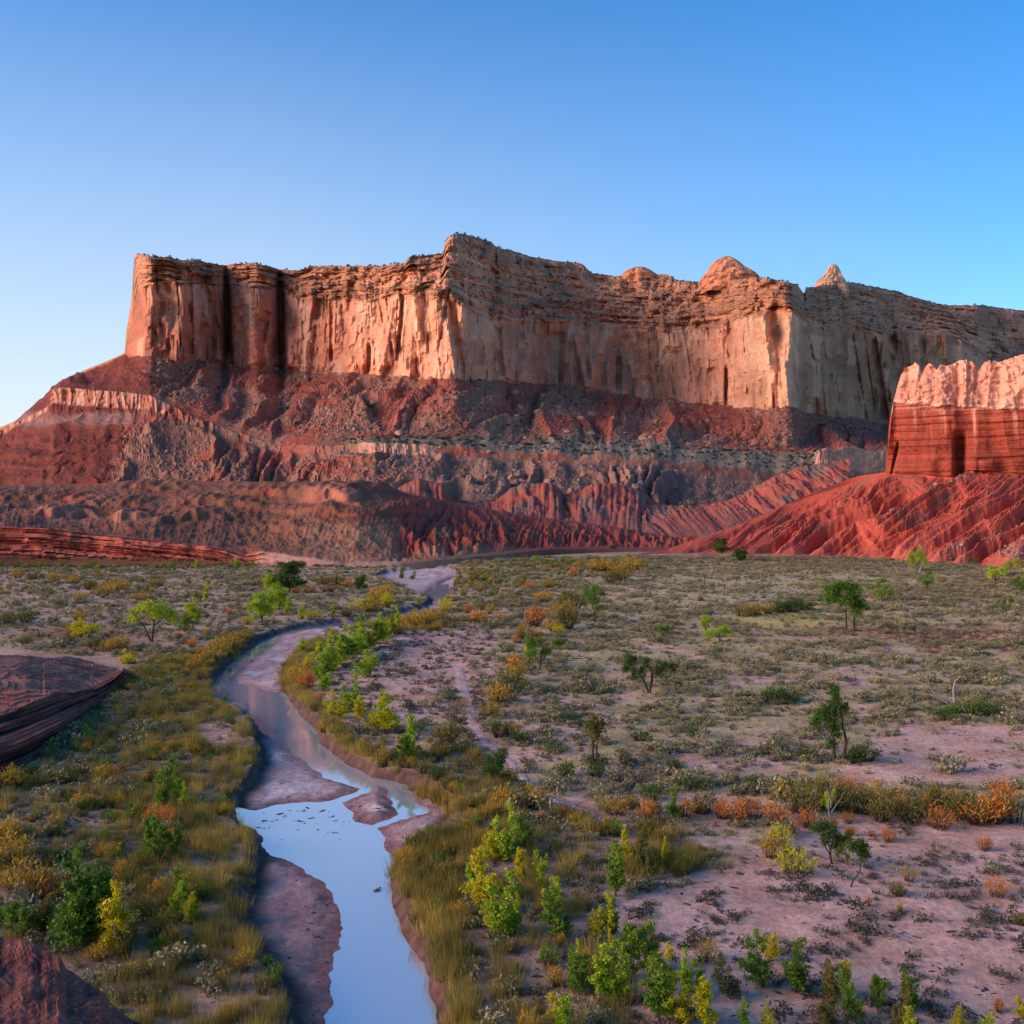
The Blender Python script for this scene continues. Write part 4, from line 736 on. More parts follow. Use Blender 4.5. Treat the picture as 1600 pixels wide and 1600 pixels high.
# ---- scattering that nobody could count
def scatter(name, protos, pts, scl, label=None, seed=1, cat=None):
    """one object whose points carry copies of a few small plants or stones"""
    r = np.random.default_rng(seed); n = len(pts); me = bpy.data.meshes.new(name); me.vertices.add(n); me.vertices.foreach_set('co', np.asarray(pts, np.float32).ravel())
    for nm, arr in (('rot', r.uniform(0, 6.28, n)), ('scl', np.asarray(scl))):
        a = me.attributes.new(nm, 'FLOAT', 'POINT'); a.data.foreach_set('value', arr.astype(np.float32))
    a = me.attributes.new('pid', 'INT', 'POINT'); a.data.foreach_set('value', r.integers(0, len(protos), n).astype(np.int32))
    o = link(name, me); ng = bpy.data.node_groups.new(name, 'GeometryNodeTree'); ng.interface.new_socket('Geometry', in_out='INPUT', socket_type='NodeSocketGeometry'); ng.interface.new_socket('Geometry', in_out='OUTPUT', socket_type='NodeSocketGeometry')
    N = ng.nodes.new; L = ng.links.new; gi = N('NodeGroupInput'); go = N('NodeGroupOutput'); jn = N('GeometryNodeJoinGeometry')
    def attr(nm, tp):
        q = N('GeometryNodeInputNamedAttribute'); q.data_type = tp; q.inputs['Name'].default_value = nm; return q.outputs['Attribute']
    rot, sc, pid = attr('rot', 'FLOAT'), attr('scl', 'FLOAT'), attr('pid', 'INT'); cx = N('ShaderNodeCombineXYZ'); L(rot, cx.inputs['Z']); e2r = N('FunctionNodeEulerToRotation'); L(cx.outputs[0], e2r.inputs[0])
    for i, pm in enumerate(protos):
        src = bpy.data.objects.new(name + '_source', pm); oi = N('GeometryNodeObjectInfo'); oi.inputs['Object'].default_value = src; oi.inputs['As Instance'].default_value = True
        cmp_ = N('FunctionNodeCompare'); cmp_.data_type = 'INT'; cmp_.operation = 'EQUAL'; L(pid, cmp_.inputs['A']); cmp_.inputs['B'].default_value = i
        ip = N('GeometryNodeInstanceOnPoints'); L(gi.outputs[0], ip.inputs['Points']); L(cmp_.outputs[0], ip.inputs['Selection']); L(oi.outputs['Geometry'], ip.inputs['Instance']); L(e2r.outputs[0], ip.inputs['Rotation']); L(sc, ip.inputs['Scale']); L(ip.outputs[0], jn.inputs[0])
    L(jn.outputs[0], go.inputs[0]); md = o.modifiers.new('scatter', 'NODES'); md.node_group = ng; set_props(o, label=label, kind='stuff', cat=cat); return o

ALL = []          # every plant placed by hand, for the labels
def place(name, proto, px, py, hp, H, kw, rot=None, wide=1.0, cat='tree', group=None, look='', zone=''):
    """proto: list of (part name, mesh) or one mesh; hp = height in the photo, H = the mesh's own height"""
    X, Y, Z = ground_pt(px, py); s = hp * Y / F / H
    if isinstance(proto, list):
        o = bpy.data.objects.new(name, None); COL.objects.link(o)
        for pn, me in proto: link(pn, me, o)
    else: o = link(name, proto)
    o.location = (X, Y, Z - .03); o.scale = (s * wide, s * wide, s); o.rotation_euler = (0, 0, rnd.uniform(0, 6.28) if rot is None else rot)
    o['category'] = cat; o['group'] = group or (name.replace('_', ' ') + 's'); ALL.append((o, look, zone, px)); return o
# ---- trees, each with its own crown and limbs
def FK(*a): return [tuple(f) for f in a]
spread = tree_proto(LM['lime'], 31, [(-3.2, 0, 5.2, 1.5, 1.0), (-1.8, .6, 6.4, 1.6, 1.1), (.2, -.4, 6.9, 1.8, 1.1), (1.9, .3, 6.3, 1.7, 1.2), (3.4, -.3, 5.2, 1.6, 1.2), (2.6, .8, 4.0, 1.4, .9), (-.4, .8, 5.4, 1.5, .9), (4.2, .2, 4.0, 1.1, 1.0), (-4.0, .1, 4.2, .9, .6), (-2.6, -.7, 4.3, 1.0, .6), (1.0, -1.1, 5.0, 1.3, .9)],
    FK((0, 0, -.3, -1.2, 0, 2.6, .22, .16), (-1.2, 0, 2.6, -2.6, 0, 4.6, .15, .08), (0, 0, -.3, .5, 0, 3.6, .24, .16), (.5, 0, 3.6, .3, 0, 6, .14, .06), (.5, 0, 3.0, 2.4, .2, 4.8, .12, .06)), leafsz=.19, n_per=170)
twin = tree_proto(LM['dark'], 32, [(-3.2, 0, 6.6, 1.3, 1.2), (-3.4, .3, 4.9, 1.4, 1.3), (-2.6, -.3, 3.3, .8, 1.0), (-.2, .2, 6.0, .9, .8), (-1.0, -.6, 3.6, 1.1, 1.1), (2.6, 0, 5.0, 1.5, 1.1), (3.9, .2, 5.3, 1.1, .8), (1.9, .4, 4.2, 1.0, .9), (4.7, 0, 4.6, .7, .5), (-.4, 0, 4.8, 1.0, .6)],
    FK((.3, 0, -.3, -1.2, 0, 3.2, .26, .16), (-1.2, 0, 3.2, -2.8, 0, 5.2, .13, .07), (.5, 0, -.3, .8, 0, 3.4, .3, .2), (.8, 0, 3.4, .6, 0, 4.6, .2, .12), (.8, 0, 3.4, 2.2, 0, 4.6, .12, .06), (-1.2, 0, 3.2, -1.3, 0, 7.6, .1, .03)), leafsz=.17, n_per=260)
snag = tree_proto(LM['dark'], 33, [(-.6, 0, 11.2, 1.3, 1.2), (-.2, .3, 9.6, 1.4, 1.1), (-1.8, 0, 8.2, 1.4, 1.2), (-3.4, .1, 6.2, 1.1, 1.1), (1.6, .2, 8.2, .8, .9), (-.4, -.3, 6.6, 1.3, 1.2), (-.2, .2, 4.8, 1.2, 1.0), (.3, -.2, 8.0, 1.2, 1.0), (-.8, 0, 3.0, .9, .8), (-2.6, -.4, 7.2, 1.0, .7)],
    FK((0, 0, -.4, -.4, 0, 4, .34, .26), (-.4, 0, 4, -.3, 0, 9.6, .24, .08), (-.3, 0, 3.2, -2.8, 0, 5, .14, .07), (.9, 0, -.4, 1.5, 0, 4.2, .3, .22), (1.5, 0, 4.2, 1.0, 0, 7.4, .2, .1), (1.5, 0, 3.2, 2.4, 0, 4.0, .12, .04), (-2.2, -1, 1.2, -4.4, -1.8, 0, .06, .03)), leafsz=.18, n_per=300)
bushy = tree_proto(LM['olive'], 34, [(0, 0, 6.6, 1.4, 1.3), (-.7, .3, 5.6, 1.5, 1.2), (.9, 0, 5.4, 1.3, 1.3), (.1, -.4, 4.4, 1.4, 1.0), (-.9, 0, 1.0, 1.6, .9), (.9, .4, .9, 1.5, .8), (1.6, 0, 6.3, .7, .7)],
    FK((-.3, 0, -.3, -.2, 0, 3.8, .26, .18), (.3, 0, -.3, .5, 0, 4.4, .2, .12), (.5, 0, 4.4, 2.2, 0, 8.2, .12, .04), (2.0, 0, 7.2, 2.8, 0, 7.6, .06, .02)), leafsz=.16, n_per=230)
big = tree_proto(LM['green'], 35, [(-2.7, 0, 8.0, 1.6, 1.5), (-1.2, .5, 8.6, 1.7, 1.5), (.7, -.2, 8.5, 1.6, 1.3), (2.0, 0, 7.8, 1.5, 1.4), (-3.2, .3, 6.4, 1.3, 1.3), (-.6, -.7, 5.6, 1.5, 1.3), (1.6, .3, 5.4, 1.8, 1.5), (3.0, 0, 4.9, 1.5, 1.4), (.9, -.5, 6.8, 1.5, 1.2), (2.0, -.3, 3.9, 1.4, .9), (4.0, .3, 4.6, .9, .7), (-1.4, 0, 6.8, 1.3, 1.2)],
    FK((0, 0, -.3, .1, 0, 3.4, .22, .17), (.1, 0, 3.4, -1.8, 0, 6.4, .14, .07), (.1, 0, 3.4, .6, 0, 7.0, .13, .06), (1.9, .5, -.3, 2.0, .3, 4.2, .22, .14)), leafsz=.19, n_per=250)
leaner = tree_proto(LM['dark'], 36, [(0.1, 0, 6.6, 1.2, 1.0), (-.7, .2, 5.9, 1.0, 1.0), (.8, 0, 5.7, 1.2, 1.2), (.2, -.3, 4.9, 1.1, .9)], FK((-1.2, 0, -.3, -.8, 0, 1.2, .15, .12), (-.8, 0, 1.2, .1, 0, 2.6, .12, .1), (.1, 0, 2.6, .2, 0, 4.6, .1, .06)), leafsz=.17, n_per=330)
G = {}
for k_, n_ in (('green', 3), ('dark', 3), ('lime', 3)): G[k_] = [auto_tree(LM[k_], 50 + i * 7 + len(k_), 1.0 + .3 * (i % 2), n=8 + i, lean=(-.6, .5, 0)[i]) for i in range(n_)]
dense = [auto_tree(LM['dark'], 90 + i, .8, n=17, low=.1) for i in range(2)]; denseL = [auto_tree(LM['lime'], 95 + i, .8, n=15, low=.06) for i in range(2)]
TREES = [
    (spread, 237, 1003, 64, 7.6, 0, 1.0, 'spreading lime green cottonwood with two slanting trunks'), (twin, 1012, 1084, 66, 7.7, 0, 1.0, 'dark green cottonwood split into two rounded halves on black trunks'),
    (snag, 1306, 1192, 124, 12.2, 0, .95, 'tall dark cottonwood with lumpy crown and a bare limb'), (bushy, 928, 1196, 84, 8.0, 0, .9, 'olive cottonwood with a dead top leaning right'),
    (big, 1321, 986, 78, 9.8, 0, 1.0, 'largest green cottonwood on the right plain'), (leaner, 1343, 1386, 76, 7.4, 0, 1.1, 'small dark green tree on a bare crooked leaning trunk'),
    (G['green'][0], 1378, 941, 36, 8, .5, 1.3, 'green cottonwood just right of the largest cottonwood'), (G['green'][1], 843, 1046, 52, 8, 1, 1.1, 'green cottonwood with thin trunks beside orange bushes in the middle plain'),
    (G['lime'][0], 826, 1043, 46, 8, 4, .8, 'paler leaning tree left of its green twin in the middle plain'), (G['green'][2], 929, 972, 54, 8, 2, .8, 'lone round green tree over bleached logs'),
    (dense[0], 452, 926, 50, 8, 0, 1.3, 'dense dark green tree at the upper river bend'), (denseL[0], 409, 976, 50, 8, 0, 1.2, 'dense lime green tree lowest of the clump at the upper bend'), (denseL[1], 437, 953, 42, 8, 0, 1.2, 'lime green tree in the middle of the clump at the upper bend'),
    (denseL[0], 425, 927, 28, 8, 2, 1.3, 'lime green tree left of the dense dark tree at the upper bend'), (G['dark'][0], 1300, 1350, 68, 8, 0, 1.1, 'dark green tree left of the leaning tree below the orange row'), (G['dark'][1], 1325, 1352, 50, 8, 2, .8, 'dark green tree touching the leaning tree below the orange row'),
    (dense[1], 772, 1228, 58, 8, 0, .9, 'very dark upright tree right of the river narrows'), (dense[0], 1128, 866, 26, 8, 0, 1.2, 'round dark green tree at the foot of the red slope'), (dense[1], 1157, 877, 22, 8, 1, 1.3, 'second round dark tree at the foot of the red slope'),
    (G['lime'][1], 1432, 894, 36, 8, 0, .7, 'slim tree with yellowing clumps beside a bare white trunk'), (G['green'][0], 1450, 923, 30, 8, 0, 1.0, 'green tree beside the red soil on the right plain'), (G['lime'][2], 1556, 914, 30, 8, 1, 1.3, 'pale green spreading tree at the far right below red slopes'),
    (G['green'][1], 1573, 961, 26, 8, 2, .8, 'small round green tree with a thin trunk near the right edge'), (G['green'][2], 1594, 932, 30, 8, 2, .8, 'green tree cut by the right edge'), (G['lime'][0], 1102, 992, 32, 8, 2, .9, 'yellow green tree on the golden grass, left of its wider twin'),
    (G['lime'][1], 1124, 1006, 28, 8, 1, 1.4, 'wide yellow green tree on the golden grass'), (G['green'][2], 1036, 1001, 24, 8, 0, .9, 'small green tree above the twin crowned dark cottonwood'), (G['lime'][2], 1296, 1278, 42, 8, 0, .6, 'tiny bright lime crown on bare grey branches in the orange row'),
    (G['lime'][0], 303, 985, 44, 8, 0, .8, 'pale yellow green tree right of the spreading cottonwood'), (G['green'][1], 1518, 884, 12, 8, 0, 1.5, 'tiny far green tree under the debris streak'), (G['green'][0], 145, 889, 12, 8, 0, 2.0, 'low green tree below the red ledges, leftmost'), (dense[1], 562, 922, 24, 8, 0, 1, 'blue green tree above the golden island'),
    (G['lime'][1], 1585, 895, 22, 8, 0, 1, 'pale green tree at the right edge under the pink debris'), (dense[0], 958, 862, 11, 8, 0, 1.3, 'tiny far tree at the edge of the red flats'), (G['lime'][2], 837, 880, 12, 8, 0, .8, 'tiny lime tree among the far gold scrub')]
for pr, px_, py_, hp, H, rot, wd, lab in TREES:
    o = place('cottonwood_tree', pr, px_, py_, hp, H, {}, rot=rot, wide=wd, group='cottonwood trees on the river plain', look=None); o['label'] = lab
# ---- dead trees, bare limbs only
def dead_proto(limbs, seed, mat=PALE):
    r = np.random.default_rng(seed); T, Bx = [], []
    for i, l in enumerate(limbs):
        (T if i == 0 else Bx).append(branch(l[:3], l[3:6], l[6], l[7], r, .15, 9)); e = np.array(l[3:6]); dv = e - np.array(l[:3])
        for _ in range(3):
            s_ = np.array(l[:3]) + dv * r.uniform(.5, 1); Bx.append(branch(s_, s_ + dv * r.uniform(.15, .35) + r.normal(size=3) * np.linalg.norm(dv) * .16, l[7] * .8, l[7] * .25, r, .2, 5))
    return [('trunk', mesh_np('trunk', *join(T), None, True, mat)), ('branches', mesh_np('branches', *join(Bx), None, True, mat))]
DB = flat_mat('weathered grey wood', (.12, .09, .08))
for limbs, mat, px_, py_, hp, H, lab in [
    ([(0, 0, -.2, -.4, 0, .8, .3, .24), (-.3, 0, .5, -3.2, 0, 3.2, .18, .08), (-3.1, 0, 3, -3.6, 0, 4.6, .07, .03), (.1, 0, .5, .2, 0, 4.0, .2, .12), (.2, 0, 4.0, 1.3, 0, 4.6, .1, .05)], PALE, 1490, 1110, 56, 4.8, 'grey dead tree with two bare forks among green sagebrush'),
    ([(0, 0, -.2, .3, 0, 6, .22, .12), (.2, 0, 3.5, 1.6, 0, 7.5, .1, .04), (.3, 0, 5, -1, 0, 8, .1, .03)], DB, 1101, 926, 38, 8, 'dark twisted dead tree in the far middle of the right plain'),
    ([(0, 0, -.2, -.1, 0, 4, .2, .12), (-.1, 0, 4, -1.6, 0, 6.6, .1, .03), (-.1, 0, 3.4, 1.6, 0, 5.4, .1, .04)], DB, 1132, 930, 28, 6.6, 'forked dead trunk right of the dark twisted dead tree'),
    ([(0, 0, -.2, .7, 0, 8, .28, .18), (.5, 0, 6, 0, 0, 8.6, .1, .03)], PALE, 1437, 893, 42, 8.6, 'bare white trunk below the red slope on the right'),
    ([(0, 0, -.2, 0, 0, 4, .18, .1), (0, 0, 3, 1, 0, 5, .08, .03), (0, 0, 2.5, -.8, 0, 4.4, .08, .03)], DB, 1175, 882, 16, 5, 'thin dead tree right of the round dark trees'),
    ([(0, 0, -.2, -.4, 0, 2.6, .2, .12), (-.3, 0, 2, -2.2, 0, 4.6, .1, .03), (0, 0, 1.6, 1.8, 0, 4.2, .1, .04), (0, 0, 2.4, .4, 0, 5, .08, .03)], DB, 1273, 889, 22, 5, 'spreading dead tree at the top of the right plain'),
    ([(0, 0, -.2, 0, 0, 5, .16, .06)], DB, 1326, 905, 14, 5, 'single dead stick above the largest cottonwood'), ([(0, 0, -.2, .1, 0, 5, .18, .09), (0, 0, 3.4, -.8, 0, 4.6, .07, .03)], PALE, 1514, 922, 20, 5, 'short dead trunk on the red soil at the right'),
    ([(0, 0, -.2, 0, 0, 5, .16, .07), (0, 0, 3.4, .8, 0, 4.9, .07, .03)], DB, 1471, 976, 22, 5, 'thin dead pole on the right plain below the largest cottonwood'), ([(0, 0, -.2, .2, 0, 5, .16, .05), (.1, 0, 3, -.9, 0, 4.5, .07, .03), (.1, 0, 2.4, .9, 0, 4, .07, .03)], DB, 1596, 968, 32, 5, 'dead grey tree at the right edge'),
    ([(0, 0, -.2, .1, 0, 6, .16, .05), (.1, 0, 2, 2.6, 0, 6.2, .1, .03), (0, 0, 3, -.7, 0, 7, .08, .03)], PALE, 1298, 1284, 52, 7, 'bare grey branches around the tiny lime crown'), ([(0, 0, -.2, .1, 0, 5, .16, .06), (.1, 0, 3, .8, 0, 5.4, .07, .03)], DB, 976, 914, 22, 5.4, 'dead trunk beside the far gold thicket'),
    ([(0, 0, -.2, 0, 0, 5, .16, .06), (0, 0, 3, .5, 0, 5.2, .07, .03)], PALE, 1250, 894, 14, 5.2, 'small pale dead stick at the top of the right plain')]:
    o = place('dead_tree', dead_proto(limbs, px_, mat), px_, py_, hp, H, {}, rot=0, group='dead trees on the plain', cat='dead tree'); o['label'] = lab
# ---- fallen logs
for px_, py_, lw, an, lab in [(885, 1035, 34, .15, 'bleached fallen log with a broken end in front of the lone round tree'), (905, 1030, 18, -.5, 'short bleached log beside the broken ended log'), (945, 974, 26, .5, 'grey log right under the lone round tree'), (975, 950, 22, .4, 'fallen log among scrub, right of the lone round tree'), (1012, 960, 16, -.6, 'thin fallen log at the right of the log pile'), (990, 958, 18, .1, 'pale log in the middle of the log pile'), (1015, 943, 12, .3, 'farthest pale log of the log pile'), (955, 943, 12, 1.2, 'short upright grey log by the lone round tree'),
                              (948, 1187, 16, .1, 'pale log right of the olive cottonwood'), (1054, 1182, 14, .5, 'small bluish log in the right plain scrub'), (1275, 1190, 30, -.5, 'bare pole leaning at the foot of the tallest dark cottonwood'), (1195, 1232, 24, .9, 'pale slanting log above the orange row'), (590, 1395, 14, 1.0, 'small dark log on the bank of the near pool')]:
    X, Y, Z = ground_pt(px_, py_); L_ = lw * Y / F * 1.0; r = np.random.default_rng(px_); parts = [branch((-L_ / 2, 0, .18), (L_ / 2, 0, .30), .15, .06, r, .1)]
    for i in range(3): q = r.uniform(-.2, .45) * L_; parts.append(branch((q, 0, .25), (q + r.uniform(.05, .25) * L_, r.normal() * .25 * L_, .3 + r.uniform(0, .14) * L_), .05, .015, r))
    o = link('fallen_log', mesh_np('fallen_log', *join(parts), None, True, PALE)); o.location = (X, Y, Z); o.rotation_euler = (0, 0, an); set_props(o, label=lab, cat='log', group='fallen logs')

# ---- saplings: (x, y of the foot, height, width factor) in photo pixels, by colour and place
SP = {k: [sapling_proto(LM[k], 300 + i * 3 + len(k), (1.0, 1.5, .75, 1.2)[i], n=(2400, 3000, 1900, 2600)[i]) for i in range(4)] for k in ('green', 'lime', 'yellow', 'olive')}
LOOK = dict(green='deep green', lime='bright lime green', yellow='yellow', olive='olive brown', gold='golden', orange='orange', sage='grey green', dark='dark green')
SAP = {
 'in the row by the middle river bend': [('lime', 498, 1058, 30, 1.4), ('green', 505, 1052, 34, 1.4), ('lime', 520, 1042, 40, 1.5), ('green', 540, 1031, 38, 1.5), ('lime', 558, 1021, 40, 1.5), ('green', 574, 1012, 38, 1.5), ('lime', 590, 1004, 38, 1.4), ('lime', 512, 1046, 38, 1.5), ('lime', 530, 1036, 38, 1.5), ('lime', 549, 1026, 38, 1.5), ('lime', 566, 1016, 38, 1.5), ('green', 583, 1008, 36, 1.4), ('lime', 598, 1000, 36, 1.3), ('green', 608, 992, 38, 1.2), ('lime', 617, 984, 34, 1.0), ('lime', 574, 1056, 34, 1.8), ('lime', 506, 1078, 34, 1.3), ('yellow', 524, 1000, 22, 1.6), ('lime', 540, 985, 16, 1.2), ('lime', 564, 978, 18, 1.2), ('lime', 472, 1000 + 20, 22, 1.6)],
 'on the bank below the middle river bend': [('lime', 549, 1110, 46, 1.3), ('yellow', 530, 1120, 40, 1.7), ('yellow', 560, 1124, 34, 1.6), ('yellow', 604, 1142, 52, 1.3), ('lime', 598, 1110, 30, .9), ('yellow', 585, 1140, 34, 1.4), ('lime', 642, 1176, 54, 1.1), ('green', 634, 1186, 36, 1.1), ('yellow', 630, 1184, 30, 1.2), ('yellow', 618, 1138, 26, 1.3)],
 'right of the near pool': [('lime', 792, 1342, 72, 1.0), ('yellow', 768, 1342, 58, 1.1), ('green', 822, 1322, 48, 1.3), ('yellow', 755, 1424, 84, 1.0), ('lime', 786, 1462, 84, 1.2), ('yellow', 768, 1450, 60, 1.0), ('yellow', 818, 1378, 48, 1.1), ('lime', 845, 1382, 44, .9), ('lime', 862, 1438, 56, .9), ('green', 882, 1466, 74, 1.1), ('green', 962, 1398, 84, .9), ('yellow', 978, 1348, 50, .7), ('yellow', 1037, 1352, 40, .6), ('yellow', 936, 1466, 68, 1.1), ('green', 957, 1464, 56, .9), ('lime', 868, 1425, 50, .7), ('olive', 1000, 1362, 50, .8), ('green', 1056, 1278, 48, 1.1), ('olive', 1018, 1372, 46, 1.0), ('lime', 740, 1400, 50, .9), ('yellow', 806, 1452, 50, .8), ('green', 700, 1350, 20, 2.0)],
 'along the bottom edge': [('green', 898, 1552, 62, 1.2), ('lime', 912, 1528, 50, .9), ('lime', 952, 1560, 78, 1.4), ('green', 986, 1532, 88, 1.1), ('yellow', 952, 1500, 44, .6), ('lime', 972, 1558, 60, 1.3), ('green', 1030, 1592, 104, 1.2), ('yellow', 1036, 1548, 66, .9), ('lime', 1072, 1556, 64, 1.0), ('yellow', 1066, 1598, 66, 1.2), ('yellow', 1112, 1606, 68, 1.4), ('olive', 1016, 1510, 46, 1.2), ('lime', 1094, 1540, 42, .7), ('green', 1196, 1540, 78, 1.2), ('green', 1244, 1548, 74, 1.3), ('yellow', 1204, 1500, 40, 1.2), ('olive', 1296, 1562, 54, 1.2), ('green', 1334, 1596, 70, 1.0), ('yellow', 1328, 1555, 50, 1.2), ('green', 1374, 1582, 56, .8), ('green', 1418, 1580, 54, 1.2), ('olive', 1404, 1604, 70, .7), ('lime', 884, 1616, 56, 1.6), ('yellow', 868, 1600, 44, 1.0), ('lime', 1162, 1606, 44, .9), ('yellow', 1203, 1612, 44, 1.0), ('lime', 1424, 1618, 40, 1.6), ('yellow', 1500, 1612, 34, 1.2), ('lime', 1546, 1618, 34, 1.6), ('olive', 1146, 1560, 60, 1.2), ('olive', 1290, 1606, 50, 1.3), ('yellow', 1598, 1590, 30, 1.3)],
 'in the left river meadow': [('green', 256, 1262, 58, .9), ('green', 272, 1254, 62, .8), ('lime', 284, 1262, 38, .9), ('green', 246, 1346, 66, 1.0), ('green', 275, 1340, 44, .9), ('lime', 182, 1338, 20, 1.8), ('green', 284, 1412, 56, 1.1), ('lime', 278, 1430, 44, .8), ('yellow', 296, 1442, 42, 1.3), ('green', 96, 1478, 110, 1.4), ('green', 120, 1466, 90, 1.2), ('green', 150, 1470, 100, 1.2), ('yellow', 186, 1482, 90, 1.1), ('yellow', 172, 1460, 56, 1.0), ('olive', 66, 1462, 60, 1.5), ('green', 34, 1466, 54, 1.5), ('olive', 200, 1500, 60, 1.2), ('yellow', 105, 1440, 46, .8)],
 'on the left plain': [('yellow', 128, 994, 26, 2.2), ('yellow', 300, 962, 28, 1.4), ('lime', 320, 938, 26, 1.0), ('green', 290, 985, 24, 1.2), ('lime', 246, 962, 24, 1.4), ('lime', 268, 886, 12, 1.2), ('lime', 305, 887, 14, 1.6), ('lime', 370, 886, 14, 1.0), ('lime', 395, 882, 12, 1.0), ('lime', 473, 972, 24, .9), ('lime', 450, 956, 22, 1.4), ('yellow', 200, 1032, 18, 2.0)],
 'on the wash above the upper bend': [('green', 627, 903, 15, 1.2), ('green', 643, 904, 14, 1.2), ('lime', 519, 962, 19, 1.0), ('lime', 575, 952, 18, 2.2), ('lime', 655, 948, 10, 1.2)]}
RZ = {'row': 'x'}
for zone, lst in SAP.items():
    for i, (k, a, b_, h, wdt) in enumerate(lst): place('sapling', SP[k][i % 4], a, b_ + 2, h * 1.18, 4.0, {}, wide=wdt * (.95 if i % 4 != 1 else .75), cat='sapling', group='saplings ' + zone, look=LOOK[k] + ' sapling', zone=zone)
